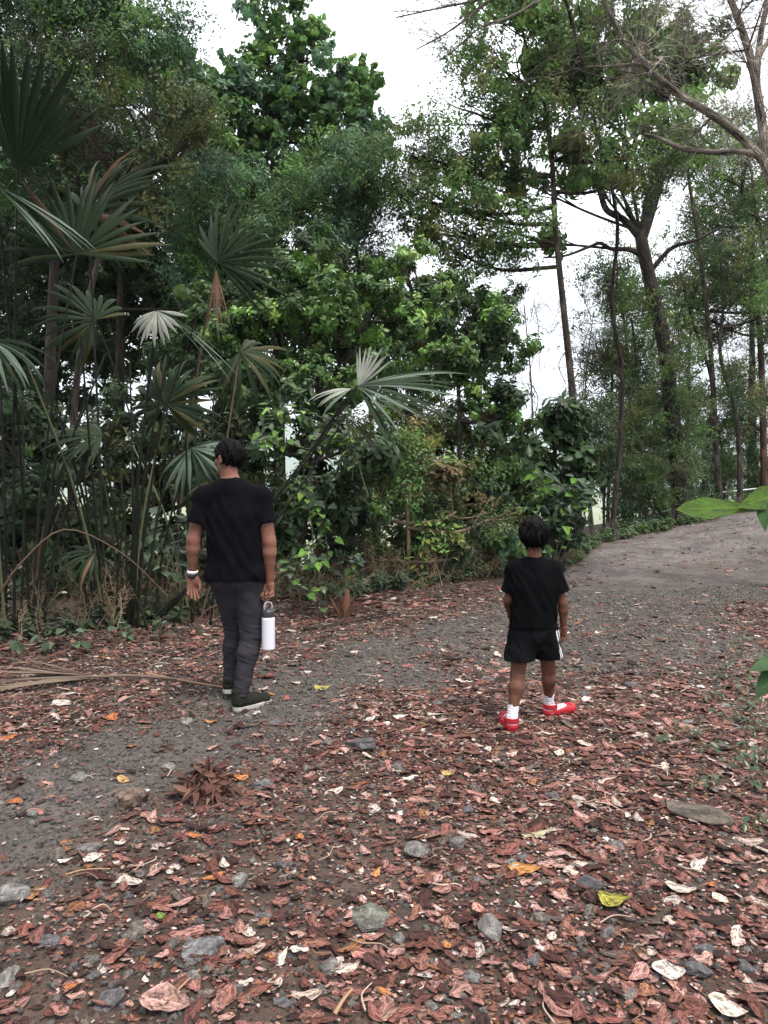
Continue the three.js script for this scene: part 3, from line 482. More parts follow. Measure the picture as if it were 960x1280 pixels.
// fill an ellipsoid with tufts of leafy twigs; c, r in metres
function fill(list, c, r, n, tones, R, { outward = 0.6, rise = 0.25, gap = 0, size = 1, tone = 1.25, tuft = 12 } = {}) {
  const m = Math.max(2, Math.round(n / tuft)), rm = (r.x + r.y + r.z) / 3, rc = clamp(0.34 * rm, 0.16, 0.55);
  for (let a = 0; a < m; a++) {
    const u = unit(R), q = 0.25 + 0.75 * Math.pow(R(), 0.5), o = V(c.x + u.x * r.x * q, c.y + u.y * r.y * q, c.z + u.z * r.z * q), h = tones[Math.floor(R() * tones.length)], shade = lerp(0.85, 1.15, R()), k0 = Math.round(tuft * lerp(0.5, 1.4, R()) * (1 - gap * 2)), w = rc * lerp(0.6, 1.3, R());
    for (let k = 0; k < k0; k++) {
      const e = unit(R).multiplyScalar(Math.sqrt(R())), p = V(o.x + e.x * w, o.y + e.y * w * 0.55, o.z + e.z * w); if (p.y < ground(p.x, p.z) + 0.02) continue;
      const d = e.clone().multiplyScalar(outward).addScaledVector(u, outward * 0.5).add(unit(R).multiplyScalar(0.6)).add(V(0, rise, 0)).normalize(), t = R() < 0.7 ? h : tones[Math.floor(R() * tones.length)];
      list[k % 2].push([mat4(p, Q(UP, d).multiply(new THREE.Quaternion().setFromAxisAngle(UP, R() * 6.28)), size * lerp(0.6, 1.25, R())), col(t, tone * shade * lerp(0.75, 1.25, R()))]);
    }
  }
}
let plantSeed = 1000;
/* A tree or shrub. trunk: picture points (base first) at distance d; lobes: [x, y, rx, ry, extra distance] in pixels at distance d. */
function plant(name, label, category, { d, trunk, r0 = 0.09, r1 = 0.03, bark = M.bark, lobes, kind = 'broad', tones = GREEN.deep, n = 150, mat = M.leaf, opt = {}, group, stems, twigs = 5, depthScale = 0.8, limbs = true, limbMost = 1, mix }) {
  const R = rand(plantSeed++), m = ppm(d), pts = trunk.map(([x, y, e = 0]) => P(x, y, d + e)), first = pts[0], gy = ground(first.x, first.z);
  const o = thing(name, label, category, V(first.x, gy, first.z), group), base = o.position;
  const path = [V(first.x, gy - 0.1, first.z)]; if (first.y > gy + 0.15) path.push(first); path.push(...pts.slice(1)); if (path.length < 2) path.push(V(first.x, gy + 0.6, first.z));
  const local = path.map((p) => p.clone().sub(base));
  part('trunk', tube(local, r0, r1, 9, Math.max(8, local.length * 5), 0.8, 0.5), bark, o);
  const curve = new THREE.CatmullRomCurve3(path.length > 2 ? path : [path[0], path[0].clone().lerp(path[1], 0.5), path[1]], false, 'centripetal'), along = curve.getPoints(24);
  const list = [[], []], second = [[], []];
  for (const [x, y, rx, ry = rx, e = 0, share = 1] of lobes) {
    const c = P(x, y, d + e), k = 1 / ppm(d + e), r = V(rx * k, ry * k, (rx + ry) / 2 * k * depthScale);
    const area = Math.max(r.x * r.y, 0.05), count = Math.round(n * 1.8 * area * share);
    fill(mix && R() < 0.5 ? second : list, c, r, count, tones, R, opt);
    if (limbs) {
      const b = new Builder(); let best = along[along.length - 1], bd = 1e9;
      for (const q of along) { const w = q.distanceTo(c) + (q.y > c.y - r.y * 0.2 ? 3 * (q.y - c.y + r.y * 0.2) : 0) + Math.max(0, gy + 0.25 - q.y) * 5; if (w < bd) { bd = w; best = q; } }
      const rb = Math.min(r1 * 1.4, 0.02 + 0.03 * best.distanceTo(c), limbMost) * 0.8, s = best.clone().sub(base), t = c.clone().sub(base), mid = s.clone().lerp(t, 0.5).add(V((R() - 0.5) * 0.3, -0.1 * s.distanceTo(t) * R(), (R() - 0.5) * 0.3));
      tubeInto(b, [s, mid, t], rb, rb * 0.5, 6, 8);
      for (let i = 0; i < twigs; i++) { const u = unit(R), en = t.clone().add(V(u.x * r.x, Math.abs(u.y) * r.y * 0.9 - 0.2 * r.y, u.z * r.z)), st = mid.clone().lerp(t, R()); tubeInto(b, [st, st.clone().lerp(en, 0.5).add(unit(R).multiplyScalar(0.12 * r.x)), en], rb * 0.45, rb * 0.12, 4, 5); }
      part('limb', b.geo(), bark, o);
    }
  }
  const shift = new THREE.Matrix4().makeTranslation(-base.x, -base.y, -base.z);
  const lay = (l, kd) => l.forEach((a, k) => { if (a.length) { for (const q of a) q[0].premultiply(shift); copies('crown', K[kd][k], kd === 'bare' || kd === 'fine' ? M.twig : mat, a, o); } });
  lay(list, kind); if (mix) lay(second, mix);
  return o;
}
const far = 'trees behind the undergrowth on the left';
// left: tall trees, nearly closed
plant('leafy_tree', 'tall dark tree filling the top left corner', 'tree', { d: 12.5, trunk: [[60, 600], [70, 300], [90, 90]], r0: 0.16, lobes: [[40, 40, 120, 90], [130, 70, 90, 80], [0, 160, 110, 100], [180, 40, 56, 56], [90, 170, 100, 80], [10, -60, 120, 80]], kind: 'small', tones: [...GREEN.deep, ...GREEN.mid, ...GREEN.blue], n: 190, opt: { tone: 2.1, gap: -0.02 }, bark: M.darkBark });
plant('leafy_tree', 'fresh green broad leaved tree with rounded top in the left row', 'tree', { d: 15, trunk: [[240, 600], [245, 300], [240, 120]], r0: 0.15, lobes: [[230, 62, 40, 46], [230, 130, 62, 58], [270, 150, 50, 56], [205, 100, 60, 60], [285, 200, 52, 60], [215, 200, 66, 60]], kind: 'big', tones: [...GREEN.mid, ...GREEN.mid, ...GREEN.bright, ...GREEN.blue], n: 120, opt: { tone: 1.7, size: 0.85, gap: -0.05 } });
plant('vine_covered_tree', 'tall tree smothered in hanging vines with a narrow peak', 'tree', { d: 16, trunk: [[350, 620], [345, 300], [335, 60]], r0: 0.2, lobes: [[327, 25, 26, 50], [335, 80, 42, 55], [385, 75, 32, 52], [395, 115, 45, 50], [310, 145, 48, 60], [360, 160, 60, 70], [440, 115, 34, 45], [455, 150, 36, 60], [425, 200, 50, 60], [320, 225, 60, 60], [372, 20, 14, 30]], kind: 'heart', mix: 'broad', tones: [...GREEN.mid, ...GREEN.blue, ...GREEN.mid], n: 175, opt: { tone: 2.1, gap: -0.04, outward: 0.6, rise: -0.1 } });
plant('lacy_tree', 'feathery blue green tree below the vine covered peak', 'tree', { d: 13.5, trunk: [[400, 620], [400, 400], [390, 260]], r0: 0.1, lobes: [[430, 210, 62, 50], [350, 255, 70, 55], [440, 270, 55, 50], [280, 250, 60, 50], [270, 310, 60, 55], [350, 320, 70, 50], [225, 265, 50, 50], [460, 230, 40, 60]], kind: 'lacy', tones: [...GREEN.blue, ...GREEN.mid, ...GREEN.deep], n: 95, opt: { tone: 2.3, gap: -0.02, rise: 0.1 } });
plant('olive_shrub_tree', 'thin branching tree with yellowish olive leaves over the palms', 'tree', { d: 10.2, trunk: [[90, 560], [110, 380], [150, 230]], r0: 0.06, lobes: [[110, 130, 60, 34], [190, 140, 60, 40], [130, 190, 70, 30], [210, 200, 60, 40], [90, 225, 60, 24], [180, 235, 60, 24], [60, 110, 50, 40], [240, 170, 44, 40]], kind: 'small', mix: 'bare', tones: [...GREEN.olive, ...GREEN.sick, ...GREEN.mid], n: 95, opt: { tone: 1.15, gap: 0.0 }, twigs: 8 });
plant('leafy_tree', 'dense dark evergreen standing behind the palm clumps', 'tree', { d: 15, trunk: [[150, 640], [150, 420], [150, 300]], r0: 0.2, lobes: [[60, 300, 130, 80, 1], [200, 330, 110, 70, 1], [20, 420, 110, 70, 1.5], [150, 430, 80, 60, 1.5], [320, 380, 90, 60, 1], [100, 240, 110, 60, 1]], kind: 'broad', tones: GREEN.deep, n: 140, opt: { tone: 1.2, gap: 0.0 }, bark: M.darkBark });
plant('leafy_tree', 'slender dark tree among the stems behind the man', 'tree', { d: 12, trunk: [[330, 640], [300, 470], [320, 330]], r0: 0.08, lobes: [[250, 400, 60, 50], [330, 360, 60, 40], [300, 470, 70, 50], [400, 350, 60, 40], [230, 480, 60, 50], [180, 520, 60, 40, 0.5]], kind: 'broad', tones: [...GREEN.deep, ...GREEN.mid], n: 130, opt: { gap: 0.05 }, bark: M.darkBark });
plant('thin_tree', 'sparse thin tree with twiggy crown beside the sky gap', 'tree', { d: 14.5, trunk: [[470, 610], [455, 420], [445, 300]], r0: 0.06, lobes: [[420, 300, 50, 40], [470, 290, 40, 50], [480, 220, 30, 50], [400, 330, 50, 30], [455, 340, 45, 30]], kind: 'small', mix: 'bare', tones: GREEN.olive, n: 75, opt: { tone: 1.6, gap: 0.05 } });
// shrubs along the left of the path
plant('broadleaf_shrub', 'lush light green shrub mound left of the big palm fan', 'shrub', { d: 10.2, trunk: [[400, 640], [400, 520]], r0: 0.05, lobes: [[340, 390, 60, 40], [410, 375, 60, 40], [470, 385, 50, 40], [350, 440, 60, 40], [440, 430, 60, 36], [500, 420, 40, 40], [390, 480, 60, 40], [310, 430, 40, 40]], kind: 'broad', tones: [...GREEN.bright, ...GREEN.mid, ...GREEN.mid], n: 300, mat: M.gloss, opt: { tone: 1.35, size: 0.8, gap: -0.05 } });
plant('broadleaf_shrub', 'glossy dark leaved shrub right of the big palm fan', 'shrub', { d: 11.8, trunk: [[570, 660], [575, 540], [570, 440]], r0: 0.05, lobes: [[545, 380, 40, 40], [590, 400, 50, 45], [620, 440, 40, 36], [560, 450, 44, 36], [530, 440, 40, 44], [610, 500, 44, 30], [640, 520, 30, 30], [500, 330, 36, 34]], kind: 'broad', tones: [...GREEN.mid, ...GREEN.deep, ...GREEN.bright], n: 210, mat: M.gloss, opt: { tone: 1.4, size: 0.8, gap: -0.02 } });
plant('round_tree', 'dark rounded tree standing between the shrubs and the sky gap', 'tree', { d: 17, trunk: [[600, 620], [600, 480], [600, 400]], r0: 0.09, opt: { tone: 1.5 }, lobes: [[600, 375, 44, 36], [560, 400, 40, 40], [628, 410, 28, 34], [590, 430, 50, 34]], kind: 'broad', tones: GREEN.deep, n: 140 });
plant('broadleaf_shrub', 'green shrub at the bend where the grey road begins', 'shrub', { d: 12.4, trunk: [[700, 710], [690, 640], [690, 570]], r0: 0.04, lobes: [[690, 560, 44, 36], [670, 600, 40, 40], [715, 590, 26, 36], [650, 540, 40, 36], [700, 530, 30, 24], [690, 650, 40, 40], [640, 590, 34, 40], [722, 630, 16, 30]], kind: 'big', mix: 'broad', tones: [...GREEN.mid, ...GREEN.deep], n: 150, mat: M.gloss, opt: { gap: 0.0 } });
plant('dark_shrub', 'dark glossy bush hiding the foot of the palm fan', 'shrub', { d: 9.4, trunk: [[360, 760], [380, 660], [390, 580]], r0: 0.04, lobes: [[350, 560, 50, 40], [400, 600, 50, 50], [350, 650, 46, 50], [410, 680, 50, 44], [440, 560, 40, 40], [380, 530, 50, 30]], kind: 'broad', tones: GREEN.deep, n: 200, mat: M.gloss, opt: { gap: 0.02 } });
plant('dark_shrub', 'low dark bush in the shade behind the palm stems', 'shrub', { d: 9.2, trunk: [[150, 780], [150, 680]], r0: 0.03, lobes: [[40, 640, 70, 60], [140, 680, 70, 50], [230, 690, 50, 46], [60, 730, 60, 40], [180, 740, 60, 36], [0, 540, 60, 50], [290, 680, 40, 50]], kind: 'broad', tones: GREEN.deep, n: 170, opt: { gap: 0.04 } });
plant('dry_shrub', 'brown tangled dry shrub at the edge of the trail', 'shrub', { d: 10.2, trunk: [[510, 740], [510, 660], [505, 600]], r0: 0.025, lobes: [[460, 640, 50, 60], [520, 620, 50, 60], [570, 640, 44, 60], [480, 700, 50, 34], [550, 700, 50, 30], [610, 650, 40, 50]], kind: 'small', mix: 'broad', tones: [...GREEN.dry, ...GREEN.mid, ...GREEN.mid, ...GREEN.olive], n: 95, mat: M.dull, opt: { tone: 2.1, gap: 0.0, rise: 0.5 }, bark: M.twig });
plant('dry_shrub', 'tall straw coloured thicket of thin stalks before the sky gap', 'shrub', { d: 12.2, trunk: [[560, 690], [560, 600], [560, 560]], r0: 0.025, lobes: [[500, 570, 50, 50], [560, 570, 50, 50], [615, 580, 44, 50], [470, 600, 40, 40], [650, 620, 34, 46]], kind: 'small', mix: 'broad', tones: [...GREEN.olive, ...GREEN.mid, ...GREEN.sick], n: 120, mat: M.dull, opt: { tone: 2.1, gap: 0.02, rise: 0.6 }, bark: M.dryTwig });
plant('leafy_sapling', 'slim upright sapling with drooping leaves behind the boy', 'shrub', { d: 11.6, trunk: [[622, 720], [622, 640], [618, 500]], r0: 0.02, r1: 0.008, lobes: [[620, 520, 26, 30], [610, 570, 26, 30], [632, 620, 26, 36], [615, 670, 30, 30]], kind: 'broad', tones: GREEN.deep, n: 110, opt: { gap: -0.05 } });
plant('low_bush', 'low leafy bush beside the trail left of the boy', 'shrub', { d: 10.9, trunk: [[580, 735], [580, 700]], r0: 0.02, lobes: [[560, 690, 36, 26], [600, 695, 34, 30], [630, 690, 26, 36], [530, 705, 34, 24], [660, 690, 26, 34]], kind: 'broad', tones: [...GREEN.mid, ...GREEN.blue], n: 200, opt: { tone: 1.6 } });
plant('low_bush', 'dusky bush with purple shade at the near end of the grey road', 'shrub', { d: 11.7, trunk: [[705, 722], [705, 690]], r0: 0.02, lobes: [[700, 690, 14, 26], [692, 660, 24, 24]], kind: 'broad', tones: GREEN.deep, n: 260 });

// more of the wood behind the palms, and its dark skirts
plant('leafy_tree', 'broad dark tree deep in the wood behind the palm clumps', 'tree', { d: 19, trunk: [[60, 640], [70, 480], [80, 300]], r0: 0.2, lobes: [[0, 250, 110, 90], [110, 260, 110, 80], [30, 370, 110, 80], [150, 370, 90, 80], [60, 470, 110, 60], [-60, 340, 80, 120]], kind: 'broad', tones: GREEN.deep, n: 70, opt: { gap: -0.02, size: 1.4 }, bark: M.darkBark });
plant('leafy_tree', 'dark tree deep in the wood below the vine covered tree', 'tree', { d: 19.5, trunk: [[300, 640], [300, 480], [310, 300]], r0: 0.2, lobes: [[260, 300, 90, 80], [360, 300, 90, 80], [240, 410, 90, 70], [340, 410, 90, 60], [430, 370, 70, 80], [430, 460, 70, 50], [290, 490, 90, 40]], kind: 'broad', tones: GREEN.deep, n: 70, opt: { gap: -0.02, size: 1.4 }, bark: M.darkBark });
plant('leafy_tree', 'mid green tree deep in the wood below the gap of sky', 'tree', { d: 20, trunk: [[520, 640], [515, 500], [510, 400]], r0: 0.14, lobes: [[490, 370, 50, 50], [530, 400, 50, 50], [500, 440, 60, 50], [550, 470, 60, 40], [470, 500, 60, 40]], kind: 'broad', tones: [...GREEN.mid, ...GREEN.olive], n: 50, opt: { gap: 0, size: 1.4 } });
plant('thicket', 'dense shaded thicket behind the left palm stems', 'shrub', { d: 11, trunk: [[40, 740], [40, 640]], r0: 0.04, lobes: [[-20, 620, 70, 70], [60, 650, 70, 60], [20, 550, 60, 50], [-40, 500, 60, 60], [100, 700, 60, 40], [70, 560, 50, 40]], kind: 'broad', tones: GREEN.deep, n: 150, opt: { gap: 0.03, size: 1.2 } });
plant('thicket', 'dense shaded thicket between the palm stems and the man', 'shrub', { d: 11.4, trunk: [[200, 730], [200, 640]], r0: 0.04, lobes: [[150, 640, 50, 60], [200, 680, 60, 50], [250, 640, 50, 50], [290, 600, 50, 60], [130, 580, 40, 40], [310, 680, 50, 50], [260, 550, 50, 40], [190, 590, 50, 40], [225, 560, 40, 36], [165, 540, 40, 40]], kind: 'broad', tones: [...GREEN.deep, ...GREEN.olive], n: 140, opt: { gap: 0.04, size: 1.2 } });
plant('thicket', 'dense brown green thicket behind the dry shrubs', 'shrub', { d: 13.2, trunk: [[500, 690], [500, 640]], r0: 0.04, lobes: [[440, 600, 50, 60], [500, 620, 50, 50], [560, 620, 50, 46], [610, 640, 44, 40], [470, 540, 50, 40], [540, 550, 50, 36], [660, 640, 36, 40], [600, 570, 40, 34]], kind: 'small', mix: 'broad', tones: [...GREEN.olive, ...GREEN.deep, ...GREEN.dry], n: 95, opt: { tone: 2, gap: 0.0, size: 1.1 } });

// trees outside the picture whose crowns hang over the left side of the path and shade the palms
function canopy(label, x, z, lobes) {
  const R = rand(plantSeed++), o = thing('shade_tree', label, 'tree', onGround(x, z)), b = o.position, list = [[], []];
  part('trunk', tube([V(0, -0.1, 0), V(0.15, 2.5, 0.1), V(0.1, 5, -0.1), V(0.3, 7, -0.3)], 0.2, 0.09, 9, 18, 1, 0.5), M.darkBark, o);
  for (const [lx, ly, lz, rr] of lobes) {
    const c = V(lx, ly, lz), t = c.clone().sub(b); part('limb', tube([V(0.12, 4.2, -0.05), V(0.12, 4.6, -0.05).lerp(t, 0.5).add(V(0, 0.3, 0)), t], 0.08, 0.02, 6, 8), M.darkBark, o);
    fill(list, c, V(rr, rr * 0.5, rr), 260 * rr * rr / 4, GREEN.deep, R, { size: 1.9 });
  }
  const shift = new THREE.Matrix4().makeTranslation(-b.x, -b.y, -b.z); list.forEach((a, k) => { for (const q of a) q[0].premultiply(shift); copies('crown', K.broad[k], M.leaf, a, o); });
}
canopy('tall shade tree left of the path whose crown hangs over the palms', -7.2, -4.2, [[-5.2, 6.6, -4.4, 2.2], [-3.2, 7.0, -5.2, 2.0], [-6.6, 7.4, -6.0, 2.2], [-4.6, 8.0, -6.4, 2.2], [-7.4, 6.2, -3.2, 2.2]]);
canopy('second shade tree beside the trail whose crown hangs over the left verge', -5.6, 0.6, [[-4.4, 5.6, -1.0, 2.2], [-5.6, 6.0, 1.2, 2.2], [-3.4, 6.4, 0.4, 1.8], [-6.8, 5.6, -1.4, 2.0]]);

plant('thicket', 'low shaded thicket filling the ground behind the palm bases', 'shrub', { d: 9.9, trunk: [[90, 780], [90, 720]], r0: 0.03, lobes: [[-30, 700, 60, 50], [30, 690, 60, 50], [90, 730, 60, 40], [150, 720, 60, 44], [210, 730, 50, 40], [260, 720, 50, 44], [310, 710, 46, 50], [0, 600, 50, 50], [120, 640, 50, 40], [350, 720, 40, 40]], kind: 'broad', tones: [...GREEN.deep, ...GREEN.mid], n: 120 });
plant('thicket', 'low leafy thicket along the trail between the man and the boy', 'shrub', { d: 10.6, trunk: [[470, 740], [470, 700]], r0: 0.03, lobes: [[420, 700, 44, 40], [460, 680, 44, 44], [500, 700, 40, 34], [440, 640, 40, 40], [540, 690, 40, 34], [580, 680, 36, 36], [490, 630, 40, 40]], kind: 'broad', mix: 'small', tones: [...GREEN.deep, ...GREEN.olive], n: 130, opt: { tone: 1.8, size: 0.85 } });

plant('green_thicket', 'continuous green thicket of small leaves behind the boy', 'shrub', { d: 12.8, trunk: [[620, 700], [620, 650]], r0: 0.03, lobes: [[470, 590, 40, 40], [520, 560, 40, 40], [570, 540, 40, 36], [620, 560, 40, 40], [660, 560, 36, 40], [520, 630, 40, 40], [580, 620, 40, 40], [640, 640, 40, 40], [690, 620, 30, 40], [560, 680, 40, 30], [620, 690, 40, 26], [670, 690, 30, 26], [500, 500, 36, 34]], kind: 'broad', mix: 'small', tones: [...GREEN.mid, ...GREEN.olive, ...GREEN.deep], n: 150, opt: { size: 0.75, tone: 1.7 } });
// right: a big forked tree and its neighbours
const bigTree = plant('forked_tree', 'big dark forked tree beyond the grey road with spreading limbs', 'tree', { d: 17, trunk: [[852, 640], [845, 560], [830, 430], [808, 330], [800, 290]], r0: 0.2, r1: 0.13, limbMost: 0.045, bark: M.darkBark, lobes: [[760, 90, 70, 60], [830, 60, 60, 50], [710, 150, 70, 60], [780, 180, 60, 46], [840, 150, 44, 50], [690, 50, 70, 60], [740, 220, 50, 36], [660, 300, 34, 40], [860, 90, 40, 40], [640, 220, 50, 50], [780, 10, 70, 50]], kind: 'big', mix: 'broad', tones: [...GREEN.mid, ...GREEN.bright, ...GREEN.deep], n: 44, opt: { gap: 0.02, size: 1.15, tone: 1.4 }, twigs: 8 });
{
  const bl = (pts, r0, r1) => part('limb', tube(pts.map(([x, y, e = 0]) => P(x, y, 17 + e).sub(bigTree.position)), r0, r1, 8, pts.length * 6), M.darkBark, bigTree);
  bl([[802, 300], [815, 260], [828, 210], [832, 140], [820, 70], [800, 10]], 0.12, 0.04);
  bl([[802, 300], [780, 275], [758, 262], [748, 235], [735, 222], [712, 230], [690, 250, -0.4]], 0.09, 0.03);
  bl([[815, 255], [800, 215], [785, 180, -0.3], [760, 150, -0.5]], 0.08, 0.03);
  bl([[808, 322], [785, 312], [764, 311], [750, 304], [738, 308], [705, 320, -0.3], [680, 322, -0.4]], 0.06, 0.02);
  bl([[812, 340], [840, 310, -0.2], [870, 300, -0.4], [900, 285, -0.4]], 0.06, 0.02);
}
plant('small_leaved_tree', 'spreading small leaved tree leaning left towards the sky gap', 'tree', { d: 13.5, trunk: [[722, 640], [718, 520], [705, 390], [694, 280], [690, 200], [680, 120]], r0: 0.085, r1: 0.035, bark: M.bark, lobes: [[545, 200, 44, 44], [590, 140, 56, 54], [560, 260, 50, 46], [640, 90, 66, 60], [620, 200, 60, 54], [700, 60, 70, 54], [680, 150, 60, 50], [520, 250, 30, 40], [610, 270, 48, 36], [760, 100, 60, 54], [740, 30, 70, 50], [650, 20, 60, 40], [590, 60, 36, 36], [560, 310, 34, 26], [720, 190, 50, 40], [820, 190, 50, 40], [540, 290, 36, 30], [590, 300, 36, 26], [640, 290, 40, 30], [780, 230, 44, 30], [870, 180, 40, 40], [505, 200, 20, 30]], kind: 'small', mix: 'broad', tones: [...GREEN.olive, ...GREEN.mid, ...GREEN.mid], n: 105, opt: { gap: -0.03, rise: -0.05, size: 1.1, tone: 2.0, tuft: 9 }, twigs: 8 });
plant('leafy_tree', 'fresh green large leaved crown above the forked tree', 'tree', { d: 18.6, trunk: [[900, 640], [885, 400], [850, 150]], r0: 0.08, bark: M.bark, lobes: [[850, 55, 44, 34], [880, 80, 36, 30], [830, 95, 40, 26], [800, 40, 40, 30], [895, 110, 24, 18]], kind: 'big', tones: [...GREEN.bright], n: 85, opt: { gap: 0.0 } });
// slender trees and hanging foliage at the back right
const back = 'slender trees beyond the grey road';
const slim = [[760, 20, 0.06, [[760, 640], [765, 480], [772, 330]], [[770, 360, 40, 50], [760, 440, 46, 50], [750, 500, 40, 40], [790, 400, 34, 50]], 'slender tree veiled in fine hanging leaves beside the sky gap'],
  [800, 19, 0.07, [[805, 640], [800, 500], [790, 400]], [[800, 460, 44, 50], [790, 530, 44, 40], [830, 480, 40, 60], [815, 560, 44, 36]], 'leafy trunk column wrapped in vines left of the forked tree'],
  [870, 19.5, 0.07, [[880, 600], [890, 480], [865, 400], [850, 340]], [[870, 360, 44, 40], [900, 420, 44, 40], [850, 420, 34, 40]], 'crooked slim tree leaning left behind the forked tree'],
  [925, 18.5, 0.08, [[925, 600], [920, 520], [900, 440], [905, 380]], [[930, 330, 40, 40], [900, 300, 40, 40], [945, 400, 30, 40], [930, 470, 30, 40]], 'crooked grey tree beside the reddish trunk'],
  [970, 19.4, 0.1, [[955, 600], [950, 420], [940, 300], [928, 240], [935, 190]], [[950, 250, 36, 40], [920, 340, 36, 30], [960, 420, 30, 50], [930, 180, 36, 40]], 'reddish brown tree trunk rising at the far end of the road'],
  [1010, 20, 0.09, [[1010, 600], [1000, 420], [990, 200]], [[990, 300, 50, 60], [1000, 420, 50, 60], [960, 500, 50, 50]], 'slim tree partly outside the picture past the railing']];
for (const [, d, r0, trunk, lobes, label] of slim) plant('slender_tree', label, 'tree', { d, trunk, r0, r1: r0 * 0.4, lobes, kind: 'small', mix: 'bare', tones: [...GREEN.olive, ...GREEN.deep, ...GREEN.mid], n: 80, opt: { gap: 0.03, rise: -0.2, size: 1.15, tone: 1.9 }, bark: label.startsWith('reddish') ? std({ color: 0x6b4c3c, roughness: 0.95, map: barkMap, bumpMap: barkBump, bumpScale: 0.02 }) : M.bark, twigs: 7, group: back });
// hedge of shrubs along the far side of the road
[['hedge_shrub', 'bushy dark shrub at the left end of the roadside hedge', 755, 17, GREEN.deep], ['hedge_shrub', 'olive green shrub behind the leafy verge of the road', 800, 18, GREEN.olive], ['hedge_shrub', 'dark shrub at the foot of the forked tree', 850, 18.5, GREEN.deep], ['hedge_shrub', 'yellowish green shrub behind the metal railing', 905, 20, [...GREEN.olive, ...GREEN.mid]], ['hedge_shrub', 'deep green shrub at the right end of the railing', 955, 20.5, GREEN.deep], ['hedge_shrub', 'shrub past the end of the visible road', 1020, 21, GREEN.deep]].forEach(([name, label, x, d, tones], k) =>
  plant(name, label, 'shrub', { d, trunk: [[x, 660], [x, 620]], r0: 0.03, lobes: [[x - 10, 520, 30, 34], [x - 16, 600, 34, 34], [x + 18, 610, 34, 34], [x, 570, 36, 30], [x + 8, 640 - k * 2, 34, 20], [x - 22, 555 + (k % 2) * 20, 24, 30]], kind: 'small', tones, n: 105, opt: { gap: -0.02, tone: 1.7 } }));
{
  const o = thing('verge_plants', 'strip of fresh green ground plants along the far side of the road', 'ground cover', onGround(5, -16)), R = rand(71), l = [[], []];
  o.userData.kind = 'stuff';
  for (let k = 0; k < 420; k++) { const x = lerp(2.9, 12, R()), z = edgeZ(x) - 0.05 - R() * 0.8, s = lerp(0.5, 1.1, R()); l[k % 2].push([mat4(onGround(x, z).sub(o.position), new THREE.Quaternion().setFromEuler(new THREE.Euler((R() - 0.5), R() * 6, (R() - 0.5))), s), col(GREEN.mid[k % 4], lerp(0.8, 1.5, R()))]); }
  l.forEach((a, k) => copies('ground_leaves', K.broad[k], M.leaf, a, o));
}
// the pale bare tree that leans in from the right
{
  const d = 9.5, root = P(1000, 600, d), o = thing('bare_tree', 'pale grey leafless tree leaning in from the right over the road', 'tree', onGround(root.x, root.z)), R = rand(81);
  const loc = ([x, y, e = 0]) => P(x, y, d + e).sub(o.position), b0 = V(0, -0.1, 0);
  part('trunk', tube([b0, loc([1005, 450]), loc([985, 280]), loc([958, 200])], 0.13, 0.075, 10, 18, 1, 0.5), M.greyBark, o);
  const limb = (pts, r0, r1) => part('limb', tube(pts.map(loc), r0, r1, 8, pts.length * 6), M.greyBark, o);
  limb([[966, 215], [935, 180], [900, 150], [860, 125], [815, 90], [780, 50], [750, -10]], 0.06, 0.025);
  limb([[960, 205], [952, 150], [940, 80], [925, 30], [905, -20]], 0.062, 0.035);
  limb([[945, 110], [950, 50], [962, -10]], 0.045, 0.03);
  limb([[968, 205], [935, 190], [890, 190], [850, 185], [828, 174], [806, 168]], 0.045, 0.02);
  limb([[800, 80, -0.2], [770, 82, -0.2], [730, 84, -0.3]], 0.022, 0.01);
  limb([[940, 90], [955, 60], [985, 20]], 0.04, 0.02);
  const twigsOf = (pts, n, len, rr) => { for (let k = 0; k < n; k++) { const b = new Builder(), i = Math.floor(R() * (pts.length - 1)), s = loc(pts[i]).lerp(loc(pts[i + 1]), R()), go = (p, dir, l, r, lv) => { const e = p.clone().addScaledVector(dir, l).add(V(0, -0.06 * l, 0)); tubeInto(b, [p, p.clone().lerp(e, 0.5).add(unit(R).multiplyScalar(0.08 * l)), e], r, r * 0.35, 4, 6); if (lv) for (let q = 0; q < 4; q++) go(p.clone().lerp(e, lerp(0.25, 0.95, R())), dir.clone().add(unit(R).multiplyScalar(0.8)).normalize(), l * lerp(0.4, 0.65, R()), r * 0.5, lv - 1); }; go(s, V(-0.6, 0.2, 0).add(unit(R)).normalize(), len * lerp(0.6, 1.2, R()), rr, 3); part('branch', b.geo(), M.greyBark, o); } };
  const haze = [[], []]; for (const [x, y, rx, ry, e] of [[900, 60, 60, 60, 0.5], [940, 120, 40, 60, 0.6], [840, 60, 60, 50, 0.4], [950, 30, 50, 40, 0.3], [890, 130, 50, 40, 0.8], [780, 40, 50, 40, 0.3]]) { const c = P(x, y, d + e), k = 1 / ppm(d); fill(haze, c, V(rx * k, ry * k, 0.5), 22, [0xa39b92, 0x8d857c, 0x7a7068], R, { tone: 1, size: 0.8, rise: 0.3 }); }
  const back0 = new THREE.Matrix4().makeTranslation(-o.position.x, -o.position.y, -o.position.z); haze.forEach((a, k) => { for (const q of a) q[0].premultiply(back0); copies('twigs', K.fine[k], std({ roughness: 0.95 }), a, o); });
  twigsOf([[900, 150], [815, 90], [750, -10]], 12, 1.1, 0.014); twigsOf([[950, 130], [925, 30], [905, -20]], 10, 1.1, 0.014); twigsOf([[960, 60], [990, -30]], 6, 1.0, 0.012); twigsOf([[900, 190], [830, 174]], 4, 0.7, 0.009);
}
